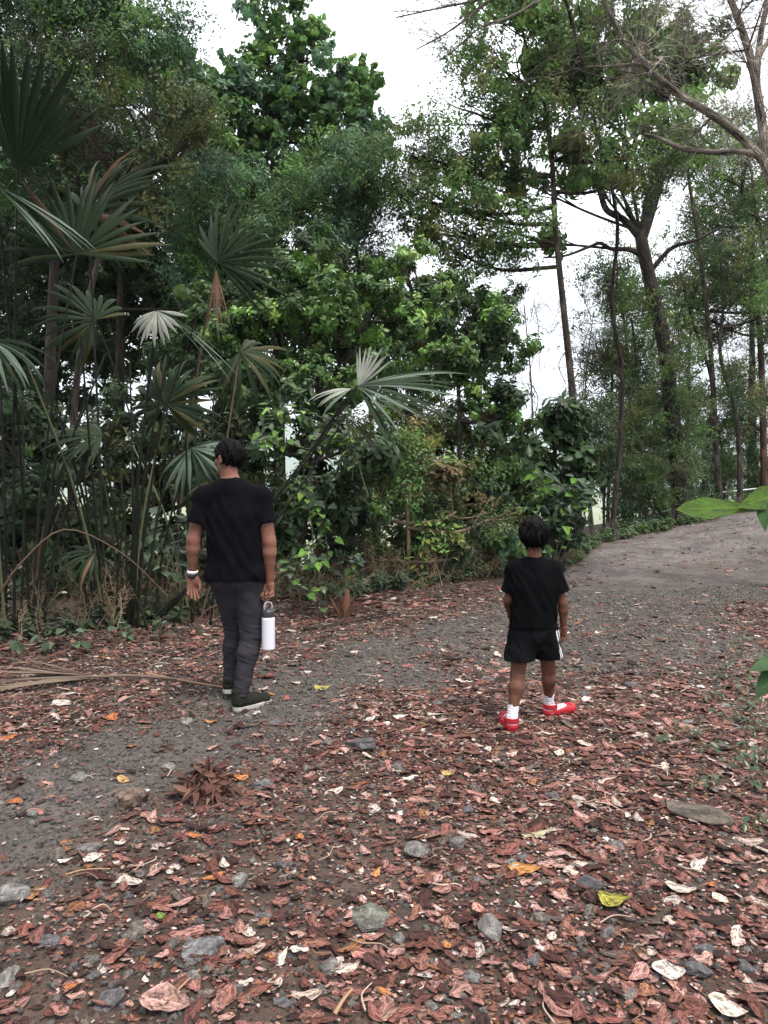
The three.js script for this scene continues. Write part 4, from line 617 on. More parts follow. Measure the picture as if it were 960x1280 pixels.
// fine bare branches high over the gap of sky
{
  const d = 11.5, o = thing('bare_tree', 'leafless tree whose fine grey branches reach into the gap of sky', 'tree', onGround(P(765, 600, 15.5).x, -15.5)), R = rand(83), loc = ([x, y, e = 0]) => P(x, y, d + e).sub(o.position);
  part('trunk', tube([V(0, -0.1, 0), loc([778, 470, 3.4]), loc([764, 380, 3.1]), loc([772, 280, 2.8]), loc([745, 160, 2.2]), loc([700, -20, 0.8]), loc([665, -70, 0.2])], 0.045, 0.025, 8, 20, 1, 0.4), M.bark, o);
  for (const pts of [[[690, -20, 0.8], [640, -10], [590, 2], [540, 12], [495, 22]], [[665, -60, 0.2], [610, -30], [560, -12], [510, 0]], [[660, -40, 0.4], [600, 10], [560, 40], [520, 62]], [[690, -10, 0.8], [640, 20, 0.3], [600, 35], [560, 70]]]) {
    part('limb', tube(pts.map(loc), 0.022, 0.008, 6, 16), M.greyBark, o);
    for (let k = 0; k < 9; k++) { const b = new Builder(), i = 1 + Math.floor(R() * (pts.length - 2)), s = loc(pts[i]).lerp(loc(pts[i + 1] ?? pts[i]), R()), go = (p, dir, l, r, lv) => { const e = p.clone().addScaledVector(dir, l); tubeInto(b, [p, p.clone().lerp(e, 0.5).add(unit(R).multiplyScalar(0.1 * l)), e], r, r * 0.4, 3, 5); if (lv) for (let q = 0; q < 4; q++) go(p.clone().lerp(e, lerp(0.3, 0.95, R())), dir.clone().add(unit(R).multiplyScalar(0.7)).normalize(), l * lerp(0.4, 0.65, R()), r * 0.55, lv - 1); }; go(s, V(-0.9, 0.1, 0).add(unit(R).multiplyScalar(0.9)).normalize(), lerp(0.35, 0.8, R()), 0.007, 3); part('branch', b.geo(), M.greyBark, o); }
  }
}
// hanging creepers
{
  const R = rand(91);
  [[705, 480, 330, 13.4, 'thin creeper hanging beside the slim straight trunk'], [732, 500, 300, 13.8, 'long thin creeper hanging across the sky gap'], [668, 520, 380, 14, 'bare thin creeper hanging left of the slim trunk'], [850, 480, 250, 15, 'loose creeper hanging from the forked tree'], [912, 520, 230, 14.5, 'wavy creeper hanging from the bare grey tree']].forEach(([x, y0, y1, d, label]) => {
    const pts = []; for (let k = 0; k <= 6; k++) pts.push(P(x + (R() - 0.5) * 14, lerp(y0, y1, k / 6), d)); const o = pts[0].clone(); single('creeper', tube(pts.map((p) => p.sub(o)), 0.008, 0.006, 4, 24), M.bark, label, 'creeper', undefined, o);
  });
}
// leaning dead trunks inside the thicket
[['dead_tree', [[545, 690, 11], [555, 610, 11.1], [565, 565, 11.2]], 0.035, 'thin dark trunk standing in the dry thicket'], ['dead_tree', [[622, 690, 12], [600, 600, 12.1], [585, 560, 12.3]], 0.06, 'pale leaning trunk inside the straw coloured thicket'], ['dead_tree', [[742, 690, 14.4], [738, 640, 14.4], [735, 615, 14.5]], 0.05, 'pale short trunk at the bend of the road']].forEach(([n, pts, r, label]) => {
  const w = pts.map(([x, y, d]) => P(x, y, d)), o = onGround(w[0].x, w[0].z); single(n, tube([V(0, -0.1, 0), ...w.slice(1).map((p) => p.sub(o))], r, r * 0.6, 8, 12, 1, 0.3), M.bark, label, 'dead tree', undefined, o);
});

// ---------------------------------------------------------------- near plants whose leaves can be picked apart
function leafGeo(L, W, shape, bend, fold = 0.25) { const b = new Builder(); leafInto(b, V(0, 0, 0), V(0, 1, 0), V(0, 0, 1), L, W, fold, bend, shape); return b.geo(); }
const blade = { heart: [leafGeo(1, 0.8, 1, 0.2), leafGeo(1, 0.75, 1, 0.35), leafGeo(1, 0.85, 1, 0.05)], oval: [leafGeo(1, 0.5, 0, 0.15), leafGeo(1, 0.45, 0, 0.35), leafGeo(1, 0.55, 0, 0)] };
const nearGreens = { bright: [0x6fa03a, 0x86b04a, 0x557f30, 0x4a742c].map((h) => leafMat(h, { transmission: 0.3 })), pale: [0x5d7a5c, 0x6b8a6a, 0x4d6b4c].map((h) => leafMat(h, { clearcoat: 0.8, clearcoatRoughness: 0.3 })), dark: [0x35522c, 0x2d4a28, 0x44633a].map((h) => leafMat(h, { clearcoat: 0.8, clearcoatRoughness: 0.3 })), yellow: [0x8f9a3a, 0xa0a545].map((h) => leafMat(h)) };
function leafyPlant(name, label, stemsPx, leaves, mats, shape, [s0, s1], seed, group, stemMat = petioleLight) {
  const R = rand(seed), curves = stemsPx.map((pts) => pts.map(([x, y, d]) => P(x, y, d))), f = curves[0][0], o = thing(name, label, 'plant', onGround(f.x, f.z), group);
  curves.forEach((c, k) => { const g = ground(c[0].x, c[0].z); if (c[0].y < g + 0.4) c[0].y = g - 0.03; part('stem', tube(c.map((p) => p.clone().sub(o.position)), 0.007, 0.003, 5, 12), stemMat, o); });
  for (let k = 0; k < leaves; k++) {
    const c = new THREE.CatmullRomCurve3(curves[k % curves.length].length > 2 ? curves[k % curves.length] : [curves[k % curves.length][0], curves[k % curves.length][0].clone().lerp(curves[k % curves.length][1], 0.5), curves[k % curves.length][1]]);
    const p = c.getPoint(lerp(0.12, 1, Math.sqrt(R()))), out = V(R() - 0.5, (R() - 0.6) * 0.9, R() * 0.9 - 0.25).normalize(), s = lerp(s0, s1, R()), pos = p.clone().addScaledVector(out, s * lerp(0.2, 1.2, R()));
    if (pos.y < ground(pos.x, pos.z) + 0.03) continue;
    const m = part('leaf', blade[shape][k % 3], mats[Math.floor(R() * mats.length)], o), n = V((R() - 0.5) * 0.8, 1, (R() - 0.3) * 1.2).normalize(), d = out.clone().add(V(0, -0.5, 0)); d.addScaledVector(n, -d.dot(n)).normalize();
    m.position.copy(pos).sub(o.position); m.quaternion.setFromRotationMatrix(new THREE.Matrix4().makeBasis(d.clone().cross(n), d, n)); m.scale.setScalar(s);
  }
  return o;
}
leafyPlant('climbing_vine', 'bright green climbing vine hanging beside the man', [[[395, 745, 8.3], [390, 660, 8.2], [380, 580, 8.2], [400, 545, 8.2]], [[380, 560, 8.2], [350, 548, 8.1], [330, 545, 8.1]], [[395, 560, 8.2], [420, 545, 8.2], [450, 555, 8.2]], [[405, 740, 8.4], [410, 690, 8.3], [395, 620, 8.2]]], 150, [...nearGreens.bright, ...nearGreens.dark], 'heart', [0.07, 0.13], 1);
leafyPlant('broadleaf_plant', 'dull green big leaved plant growing between the palm stems and the man', [[[215, 745, 7.6], [215, 690, 7.5], [205, 640, 7.5]], [[205, 740, 7.6], [190, 690, 7.5], [185, 660, 7.5]], [[225, 745, 7.6], [235, 690, 7.6], [232, 650, 7.6]]], 42, [...nearGreens.pale, ...nearGreens.dark], 'heart', [0.1, 0.17], 2);
leafyPlant('broadleaf_plant', 'leafy plant with pale leaves right behind the man at the path edge', [[[400, 770, 8.2], [400, 720, 8.1], [390, 690, 8.1]], [[425, 770, 8.3], [440, 720, 8.2], [445, 690, 8.2]], [[380, 770, 8.1], [370, 730, 8.0], [360, 700, 8]]], 60, [...nearGreens.pale, ...nearGreens.dark, ...nearGreens.bright], 'heart', [0.08, 0.13], 3);
leafyPlant('broadleaf_plant', 'low plant with a few round leaves in front of the palm clumps', [[[30, 830, 6.4], [25, 810, 6.35], [20, 795, 6.3]], [[60, 830, 6.4], [60, 805, 6.4], [50, 795, 6.3]], [[110, 825, 6.6], [100, 800, 6.5], [85, 790, 6.5]]], 26, [...nearGreens.pale, ...nearGreens.dark], 'heart', [0.06, 0.11], 4);
leafyPlant('broadleaf_plant', 'small leafy plant rooted between the palm stems and dead frond', [[[165, 815, 6.9], [160, 795, 6.9], [150, 780, 6.8]], [[195, 812, 6.9], [200, 790, 6.9], [205, 770, 6.9]]], 26, [...nearGreens.dark, ...nearGreens.pale], 'heart', [0.06, 0.1], 5);
leafyPlant('broadleaf_plant', 'glossy leaved branch spreading above the man towards the big fan', [[[460, 620, 8.9], [430, 540, 8.8], [380, 515, 8.7], [330, 520, 8.6]], [[440, 600, 8.9], [450, 530, 8.8], [490, 500, 8.8]]], 90, [...nearGreens.dark, ...nearGreens.pale, ...nearGreens.bright], 'oval', [0.1, 0.17], 6);
leafyPlant('broadleaf_plant', 'shrubby plant with broad leaves close to the boy at the bend', [[[690, 712, 11.3], [700, 660, 11.3], [705, 600, 11.4]], [[670, 712, 11.3], [670, 650, 11.3], [680, 590, 11.3]], [[690, 700, 11.3], [715, 640, 11.3], [722, 600, 11.4]]], 120, [...nearGreens.bright, ...nearGreens.dark, ...nearGreens.pale], 'heart', [0.1, 0.18], 7);
leafyPlant('broadleaf_plant', 'yellowish leaved shoot beside the brown tangled shrub', [[[525, 735, 10], [530, 690, 10], [535, 650, 10]], [[545, 735, 10], [560, 690, 10], [565, 655, 10]]], 50, [...nearGreens.yellow, ...nearGreens.bright], 'oval', [0.07, 0.13], 8);
// weeds on the bank at the right
[[900, 880], [935, 905], [870, 925], [945, 860], [930, 950], [950, 985], [880, 990], [905, 850], [958, 920], [840, 930], [940, 1040], [925, 820], [952, 835], [930, 870], [948, 890], [915, 905], [940, 925], [955, 955], [920, 965], [890, 945]].forEach(([x, y], k) => { const p = G(x, y), d = -p.z, s = 26; leafyPlant('weed', 'small green weed sprouting through the litter on the bank', [[[x, y, d], [x + 3, y - s * 0.4, d], [x + 6, y - s, d]], [[x + 2, y, d], [x - 8, y - s * 0.4, d], [x - 14, y - s * 0.7, d]]], 12, nearGreens.dark, 'oval', [0.03, 0.06], 20 + k, 'weeds on the bank'); });
{
  const R = rand(95), o = thing('undergrowth', 'dark low ground plants along the foot of the undergrowth', 'undergrowth', onGround(-2, -8)), l = [[], []], t = [[], []];
  o.userData.kind = 'stuff';
  for (let k = 0; k < 700; k++) { const x = lerp(-5, 3.6, R()), z = edgeZ(x) - 0.15 - R() * R() * 2.4, s = lerp(0.4, 0.95, R()); l[k % 2].push([mat4(onGround(x, z, -0.02).sub(o.position), new THREE.Quaternion().setFromEuler(new THREE.Euler((R() - 0.5) * 1.2, R() * 6, (R() - 0.5) * 1.2)), s), col(GREEN.deep[k % 4], lerp(0.7, 1.4, R()))]); }
  for (let k = 0; k < 500; k++) { const x = lerp(-5, 3.2, R()), z = edgeZ(x) + 0.1 - R() * 1.6, s = lerp(0.4, 1.1, R()); t[k % 2].push([mat4(onGround(x, z, -0.02).sub(o.position), new THREE.Quaternion().setFromEuler(new THREE.Euler((R() - 0.5) * 2.2, R() * 6, (R() - 0.5) * 2.2)), s), col([0x8a7460, 0x6d5844, 0xa08a72, 0x594838][k % 4], lerp(0.8, 1.2, R()))]); }
  l.forEach((a, k) => copies('ground_leaves', K.broad[k], M.leaf, a, o)); t.forEach((a, k) => copies('dead_twigs', K.bare[k], std({ roughness: 0.95 }), a, o));
}
// the plant whose leaves reach into the picture at the right edge
{
  const o = thing('broadleaf_plant', 'tall plant whose large light green leaf reaches over the railing view', 'plant', onGround(1.28, -1.95)), loc = (x, y, d) => P(x, y, d).sub(o.position), lm = leafMat(0x4a6a16, { transmission: 0.3 }), dk = leafMat(0x2d5222, { transmission: 0.2, clearcoat: 0.3 });
  const big = (name, from, to, W, n, m, sh = 0, bend = 0.1) => { const a = loc(...from), b = loc(...to), bl = new Builder(); leafInto(bl, a, b.clone().sub(a), n, a.distanceTo(b), W, 0.12, bend, sh); part(name, bl.geo(), m, o); };
  part('stem', tube([V(0, -0.03, 0), loc(1115, 900, 1.95), loc(1060, 700, 1.9), loc(1010, 620, 1.85), loc(960, 628, 1.8)], 0.011, 0.004, 7, 20), petioleLight, o);
  part('stem', tube([V(0, 0.02, 0), loc(1110, 950, 2.0), loc(1040, 830, 2.05), loc(985, 822, 2.1)], 0.009, 0.004, 7, 16), petioleLight, o);
  big('leaf', [945, 634, 1.8], [846, 636, 1.72], 0.055, V(0.1, 0.45, 1), lm, 2, 0.02);
  big('leaf', [972, 618, 1.8], [922, 634, 1.76], 0.06, V(0, 0.35, 1), lm, 1, 0.02);
  big('leaf', [952, 620, 1.8], [956, 662, 1.74], 0.03, V(-0.6, 0.1, 1), dk);
  big('leaf', [985, 822, 2.1], [938, 835, 2.05], 0.05, V(0, 0.8, 0.6), dk);
  big('leaf', [980, 826, 2.1], [944, 872, 2.05], 0.055, V(-0.4, 0.5, 0.8), dk);
  big('leaf', [990, 820, 2.1], [1010, 880, 2.0], 0.07, V(-0.4, 0.5, 0.8), dk); big('leaf', [1010, 620, 1.85], [1070, 600, 1.8], 0.09, V(0, 0.8, 0.6), lm); big('leaf', [1060, 700, 1.9], [1120, 740, 1.8], 0.09, V(0.2, 0.8, 0.6), lm);
}
// the metal railing beside the road
{
  const d0 = 19, base = P(862, 652, d0), o = thing('metal_railing', 'low pale metal pipe railing at the far side of the road', 'railing', onGround(base.x, base.z)), m = std({ color: 0xb9bcbd, roughness: 0.45, metalness: 0.6 });
  const top = P(866, 622, d0), run = V(6, 0.62, -1.6), at = (t, y) => V(run.x * t, y + run.y * t, run.z * t), h = top.y - o.position.y;
  part('top_rail', tube([V(0, h - 0.22, 0), V(0.02, h - 0.08, 0), V(0.14, h, -0.03), at(0.5, h), at(1, h)], 0.024, 0.024, 8, 30), m, o);
  part('bottom_rail', tube([V(0, h - 0.42, 0), at(0.5, h - 0.42), at(1, h - 0.42)], 0.022, 0.022, 8, 12), m, o);
  for (let k = 0; k < 4; k++) { const t = k / 3, p = at(t, 0), gy = ground(o.position.x + p.x, o.position.z + p.z) - o.position.y; part('post', tube([V(p.x, gy - 0.1, p.z), V(p.x, h + p.y - (k ? 0 : 0.2), p.z)], 0.024, 0.024, 8, 2), m, o); }
}
// a few pale pink flowers at the bend
{
  const p = P(712, 675, 11.2), o = thing('flower', 'pale pink blossom on the bush at the near end of the grey road', 'flower', p), m = leafMat(0xe3bfd0);
  for (let k = 0; k < 5; k++) { const b = new Builder(), a = k * 1.256; leafInto(b, V(0, 0, 0), V(Math.cos(a), 0.5, Math.sin(a)), V(0, 1, 0), 0.055, 0.04, 0.2, 0.3); part('petal', b.geo(), m, o); }
  part('stem', tube([V(0, 0, 0), V(-0.06, -0.15, 0), V(-0.12, -0.35, -0.1)], 0.004, 0.004, 4), petioleLight, o);
}

plant('leafy_tree', 'olive tree far behind the forked tree filling the gaps', 'tree', { d: 25, trunk: [[860, 620], [860, 480], [865, 380]], r0: 0.14, lobes: [[790, 420, 40, 50], [850, 380, 50, 50], [910, 380, 50, 60], [880, 460, 50, 50], [820, 500, 50, 40], [940, 480, 44, 50], [880, 540, 60, 30]], kind: 'small', tones: [...GREEN.olive, ...GREEN.mid], n: 44, opt: { gap: 0.06, size: 1.4, tone: 2 } });
plant('leafy_tree', 'grey green tree far behind the reddish trunk', 'tree', { d: 23, trunk: [[940, 620], [940, 420], [935, 260]], r0: 0.14, lobes: [[900, 250, 50, 50], [950, 230, 50, 60], [930, 320, 50, 50], [870, 300, 40, 40], [970, 340, 44, 60]], kind: 'small', tones: [...GREEN.olive, ...GREEN.deep], n: 44, opt: { gap: 0.06, size: 1.4, tone: 2 } });

plant('vine_curtain', 'curtain of small leaved vines hanging round the forked trunk', 'vine', { d: 16.9, trunk: [[842, 650], [845, 560], [835, 460]], r0: 0.03, r1: 0.012, lobes: [[832, 400, 22, 40], [850, 450, 26, 50], [828, 500, 26, 50], [858, 540, 26, 44], [836, 580, 34, 36], [815, 350, 20, 24], [790, 560, 34, 40]], kind: 'small', tones: [...GREEN.olive, ...GREEN.mid], n: 95, opt: { gap: 0.0, rise: -0.5, tone: 1.6 } });

// thin pale trees standing in the gap of sky
[['pale leafless sapling in the gap of sky right of the round tree', 668, 18, [[668, 620], [664, 480], [655, 380]]], ['forked leafless sapling beside the slim straight trunk', 735, 19, [[738, 620], [732, 480], [742, 390]]]].forEach(([label, , d, trunk]) => plant('bare_sapling', label, 'tree', { d, trunk, r0: 0.035, r1: 0.012, bark: M.greyBark, lobes: [[trunk[2][0] - 12, trunk[2][1] + 10, 24, 34], [trunk[2][0] + 12, trunk[2][1] + 50, 24, 40], [trunk[1][0], trunk[1][1], 26, 30]], kind: 'fine', n: 26, twigs: 7 }));

plant('leafy_tree', 'light green airy tree hanging low over the far end of the road', 'tree', { d: 19.8, trunk: [[985, 620], [975, 420], [940, 240]], r0: 0.1, r1: 0.04, lobes: [[880, 210, 44, 36], [930, 190, 44, 44], [900, 260, 44, 36], [950, 270, 40, 44], [860, 270, 40, 34], [920, 330, 44, 40], [870, 340, 40, 36], [950, 370, 36, 44], [890, 400, 40, 36], [840, 380, 36, 40]], kind: 'small', tones: [...GREEN.mid, ...GREEN.olive], n: 58, opt: { rise: -0.3, tone: 1.9, size: 1.1 } });
plant('leafy_tree', 'airy tree of fine leaves between the slim trunk and the forked tree', 'tree', { d: 20.5, trunk: [[790, 620], [785, 460], [775, 350]], r0: 0.06, r1: 0.025, lobes: [[770, 330, 34, 34], [800, 380, 36, 36], [765, 400, 30, 40], [800, 450, 36, 40], [765, 480, 34, 40], [810, 520, 36, 36], [770, 550, 36, 30]], kind: 'small', tones: [...GREEN.olive, ...GREEN.mid], n: 58, opt: { rise: -0.3, tone: 2, size: 1.1 } });

// ---------------------------------------------------------------- people: distance fields meshed into smooth surfaces
function meshField(f, lo, hi, cell) {
  const n = lo.map((a, i) => Math.ceil((hi[i] - a) / cell) + 1), [nx, ny, nz] = n, v = new Float32Array(nx * ny * nz).fill(1), B = 4, id = (x, y, z) => (z * ny + y) * nx + x;
  const at = (x, y, z) => f(lo[0] + x * cell, lo[1] + y * cell, lo[2] + z * cell);
  for (let z = 0; z < nz; z += B) for (let y = 0; y < ny; y += B) for (let x = 0; x < nx; x += B) {
    const c = at(x + 1.5, y + 1.5, z + 1.5), skip = Math.abs(c) > cell * B * 1.9;
    for (let k = z; k < Math.min(nz, z + B); k++) for (let j = y; j < Math.min(ny, y + B); j++) for (let i = x; i < Math.min(nx, x + B); i++) v[id(i, j, k)] = skip ? c : at(i, j, k);
  }
  const vert = new Int32Array(nx * ny * nz).fill(-1), pos = [], nor = [], idx = [], e = cell * 0.5;
  const E = [[0, 1], [2, 3], [4, 5], [6, 7], [0, 2], [1, 3], [4, 6], [5, 7], [0, 4], [1, 5], [2, 6], [3, 7]];
  for (let z = 0; z < nz - 1; z++) for (let y = 0; y < ny - 1; y++) for (let x = 0; x < nx - 1; x++) {
    const c = []; let m = 0; for (let k = 0; k < 8; k++) { c[k] = v[id(x + (k & 1), y + ((k >> 1) & 1), z + (k >> 2))]; if (c[k] < 0) m |= 1 << k; }
    if (m === 0 || m === 255) continue;
    let sx = 0, sy = 0, sz = 0, q = 0;
    for (const [a, b] of E) if ((c[a] < 0) !== (c[b] < 0)) { const t = c[a] / (c[a] - c[b]); sx += lerp(a & 1, b & 1, t); sy += lerp((a >> 1) & 1, (b >> 1) & 1, t); sz += lerp(a >> 2, b >> 2, t); q++; }
    const px = lo[0] + (x + sx / q) * cell, py = lo[1] + (y + sy / q) * cell, pz = lo[2] + (z + sz / q) * cell;
    vert[id(x, y, z)] = pos.length / 3; pos.push(px, py, pz);
    const gx = f(px + e, py, pz) - f(px - e, py, pz), gy = f(px, py + e, pz) - f(px, py - e, pz), gz = f(px, py, pz + e) - f(px, py, pz - e), l = Math.hypot(gx, gy, gz) || 1; nor.push(gx / l, gy / l, gz / l);
  }
  const quad = (a, b, c, d, flip) => { if (a < 0 || b < 0 || c < 0 || d < 0) return; if (flip) idx.push(a, c, b, a, d, c); else idx.push(a, b, c, a, c, d); };
  for (let z = 1; z < nz - 1; z++) for (let y = 1; y < ny - 1; y++) for (let x = 1; x < nx - 1; x++) {
    const s = v[id(x, y, z)] < 0;
    if (s !== v[id(x + 1, y, z)] < 0) quad(vert[id(x, y - 1, z - 1)], vert[id(x, y, z - 1)], vert[id(x, y, z)], vert[id(x, y - 1, z)], !s);
    if (s !== v[id(x, y + 1, z)] < 0) quad(vert[id(x - 1, y, z - 1)], vert[id(x, y, z - 1)], vert[id(x, y, z)], vert[id(x - 1, y, z)], s);
    if (s !== v[id(x, y, z + 1)] < 0) quad(vert[id(x - 1, y - 1, z)], vert[id(x, y - 1, z)], vert[id(x, y, z)], vert[id(x - 1, y, z)], !s);
  }
  const g = new THREE.BufferGeometry(), uv = new Float32Array(pos.length / 3 * 2);
  for (let i = 0; i < pos.length / 3; i++) { uv[2 * i] = (pos[3 * i] + pos[3 * i + 2] * 0.7) * 4; uv[2 * i + 1] = pos[3 * i + 1] * 4; }
  g.setAttribute('position', new THREE.Float32BufferAttribute(pos, 3)); g.setAttribute('normal', new THREE.Float32BufferAttribute(nor, 3)); g.setAttribute('uv', new THREE.BufferAttribute(uv, 2)); g.setIndex(idx);
  return g;
}
const smin = (a, b, k) => { const h = Math.max(k - Math.abs(a - b), 0) / k; return Math.min(a, b) - h * h * k * 0.25; };
const cone = (x, y, z, a, b, ra, rb, zs = 1) => { const dx = b[0] - a[0], dy = b[1] - a[1], dz = (b[2] - a[2]) / zs, ex = x - a[0], ey = y - a[1], ez = (z - a[2]) / zs, t = clamp((ex * dx + ey * dy + ez * dz) / (dx * dx + dy * dy + dz * dz + 1e-9)); return (Math.hypot(ex - dx * t, ey - dy * t, ez - dz * t) - lerp(ra, rb, t)) * (zs < 1 ? 0.5 + zs / 2 : 1); };
const egg = (x, y, z, c, r) => { const a = (x - c[0]) / r[0], b = (y - c[1]) / r[1], d = (z - c[2]) / r[2], k0 = Math.hypot(a, b, d), k1 = Math.hypot(a / r[0], b / r[1], d / r[2]); return k1 < 1e-6 ? -Math.min(...r) : k0 * (k0 - 1) / k1; };
const mix3 = (a, b, t) => a.map((q, i) => lerp(q, b[i], t)), dot3 = (a, b) => a[0] * b[0] + a[1] * b[1] + a[2] * b[2], norm3 = (a) => { const l = Math.hypot(...a); return a.map((q) => q / l); }, sub3 = (a, b) => a.map((q, i) => q - b[i]), add3 = (a, b, s = 1) => a.map((q, i) => q + b[i] * s);

function handGeo(wrist, d, n, t, s, curl, thumb) {                    // d: along the fingers, n: the way the palm faces, t: thumb side
  d = norm3(d); n = norm3(sub3(n, d.map((q) => q * dot3(n, d)))); t = norm3(sub3(sub3(t, d.map((q) => q * dot3(t, d))), n.map((q) => q * dot3(t, n))));
  const at = (a, b, c) => add3(add3(add3(wrist, d, a * s), n, b * s), t, c * s), bones = [], pads = [];
  const spread = [0.028, 0.0095, -0.0095, -0.027], lens = [[0.042, 0.026, 0.021], [0.047, 0.03, 0.022], [0.043, 0.028, 0.021], [0.034, 0.02, 0.019]];
  pads.push([at(-0.03, 0, 0), at(0.01, 0, 0), 0.027, 0.026]);
  spread.forEach((sp, i) => {
    const k = at(0.092 - Math.abs(i - 1) * 0.005, -0.002, sp); pads.push([at(0.012, 0, sp * 0.62), k, 0.0165, 0.0125]);
    let p = k, a = 0; lens[i].forEach((l, j) => { a += curl[j] * (1 + 0.08 * i); const e = add3(add3(add3(p, d, Math.cos(a) * l * s), n, Math.sin(a) * l * s), t, sp * 0.1 * s * (1 - j * 0.4)); bones.push([i, p, e, (0.0094 - j * 0.0009) * s, (0.0088 - j * 0.001) * s]); p = e; });
  });
  const t0 = at(0.02, 0.008, 0.022), t1 = at(0.05 , 0.018 + thumb * 0.012, 0.046 - thumb * 0.012), t2 = at(0.078, 0.026 + thumb * 0.02, 0.052 - thumb * 0.028), t3 = at(0.1, 0.03 + thumb * 0.022, 0.05 - thumb * 0.04);
  const mound = at(0.045, 0.012, 0.024), mr = [0.02 * s, 0.03 * s, 0.018 * s];
  const f = (x, y, z) => {
    let v = 1; for (const [a, b, ra, rb] of pads) v = smin(v, cone(x, y, z, a, b, ra * s, rb * s), 0.014 * s);
    v = smin(v, egg(x, y, z, mound, mr), 0.014 * s);
    let w = 1; for (let i = 0; i < 4; i++) { let q = 1; for (const b of bones) if (b[0] === i) q = smin(q, cone(x, y, z, b[1], b[2], b[3], b[4]), 0.003 * s); w = Math.min(w, q); }
    v = smin(v, w, 0.006 * s);
    let th = smin(cone(x, y, z, t0, t1, 0.0155 * s, 0.0115 * s), cone(x, y, z, t1, t2, 0.0108 * s, 0.0098 * s), 0.004); th = smin(th, cone(x, y, z, t2, t3, 0.0098 * s, 0.0078 * s), 0.003);
    return smin(v, th, 0.01 * s);
  };
  const pts = [wrist, at(-0.03, 0, 0), t3, t2, ...bones.flatMap((b) => [b[1], b[2]])], lo = [0, 1, 2].map((i) => Math.min(...pts.map((p) => p[i])) - 0.035 * s), hi = [0, 1, 2].map((i) => Math.max(...pts.map((p) => p[i])) + 0.035 * s);
  return meshField(f, lo, hi, 0.003);
}
function headFields(c, yaw, tilt, s) {                                // the face looks along -z, turned by yaw about y
  const cy = Math.cos(yaw), sy = Math.sin(yaw), ct = Math.cos(tilt), st = Math.sin(tilt);
  const loc = (x, y, z) => { const a = x - c[0], b = y - c[1], d = z - c[2], u = a * cy - d * sy, w = a * sy + d * cy; return [u / s, (b * ct - w * st) / s, (b * st + w * ct) / s]; };
  const skin = (x, y, z) => {
    const [u, v, w] = loc(x, y, z), m = Math.abs(u);
    let k = egg(u, v, w, [0, 0.03, 0.008], [0.077, 0.098, 0.096]); k = smin(k, egg(u, v, w, [0, -0.055, -0.026], [0.06, 0.062, 0.066]), 0.03); k = smin(k, egg(u, v, w, [0, -0.1, -0.06], [0.026, 0.02, 0.024]), 0.03);
    k = smin(k, cone(u, v, w, [0, 0.012, -0.088], [0, -0.032, -0.104], 0.008, 0.0125), 0.014); k = smin(k, egg(m, v, w, [0.013, -0.036, -0.092], [0.009, 0.008, 0.012]), 0.008);   // nose
    k = smin(k, egg(m, v, w, [0.032, 0.026, -0.078], [0.026, 0.008, 0.014]), 0.016); k = smin(k, egg(m, v, w, [0.042, -0.02, -0.066], [0.026, 0.022, 0.02]), 0.02);                // brow, cheek
    k = Math.max(k, -egg(m, v, w, [0.031, 0.004, -0.098], [0.014, 0.008, 0.012]));                                                                                                     // eye sockets
    k = smin(k, egg(u, v, w, [0, -0.064, -0.086], [0.022, 0.005, 0.01]), 0.006); k = smin(k, egg(u, v, w, [0, -0.075, -0.084], [0.018, 0.006, 0.01]), 0.006);                        // lips
    k = smin(k, Math.max(egg(m, v, w, [0.08, -0.005, 0.012], [0.012, 0.034, 0.022]), -egg(m, v, w, [0.09, -0.002, 0.006], [0.007, 0.02, 0.012])), 0.006);                             // ears
    return k * s;
  };
  return { loc, skin, s };
}
function eyesFor(o, H, c, yaw, s) { const m = std({ color: 0x1c120e, roughness: 0.2 }), w = std({ color: 0xd9d2cc, roughness: 0.3 }); for (const e of [-1, 1]) { const u = e * 0.031 * s, v = 0.004 * s, d = -0.082 * s, p = V(c[0] + u * Math.cos(yaw) + d * Math.sin(yaw), c[1] + v, c[2] - u * Math.sin(yaw) + d * Math.cos(yaw)); const b = part('eye', new THREE.SphereGeometry(0.0105 * s, 12, 8), w, o); b.position.copy(p); const q = part('pupil', new THREE.SphereGeometry(0.005 * s, 8, 6), m, b); q.position.set(-Math.sin(yaw), 0, -Math.cos(yaw)).multiplyScalar(0.0075 * s); } }
const cloth = (hex, o = {}) => phys({ color: hex, roughness: 0.92, bumpMap: weaveBump, bumpScale: 0.0006, specularIntensity: 0.12, ...o });
const wrinkle = (x, y, z, k = 1) => 0.011 * k * noise(x * 6 + y * 2, y * 2.2, z * 6 + 3) + 0.009 * k * noise(x * 11 + y * 5, y * 4 - Math.abs(x) * 6, z * 11);
const skinMap = dataTex(128, (u, v) => { const a = 0.92 + 0.1 * tiled(u, v, 5) + 0.05 * tiled(u, v, 30, 2); return [a, a * (0.97 + 0.04 * tiled(u, v, 9, 4)), a * 0.97]; });
const skinMat = (hex) => phys({ color: hex, roughness: 0.55, map: skinMap, bumpMap: stoneMap, bumpScale: 0.0004, specularIntensity: 0.4 });
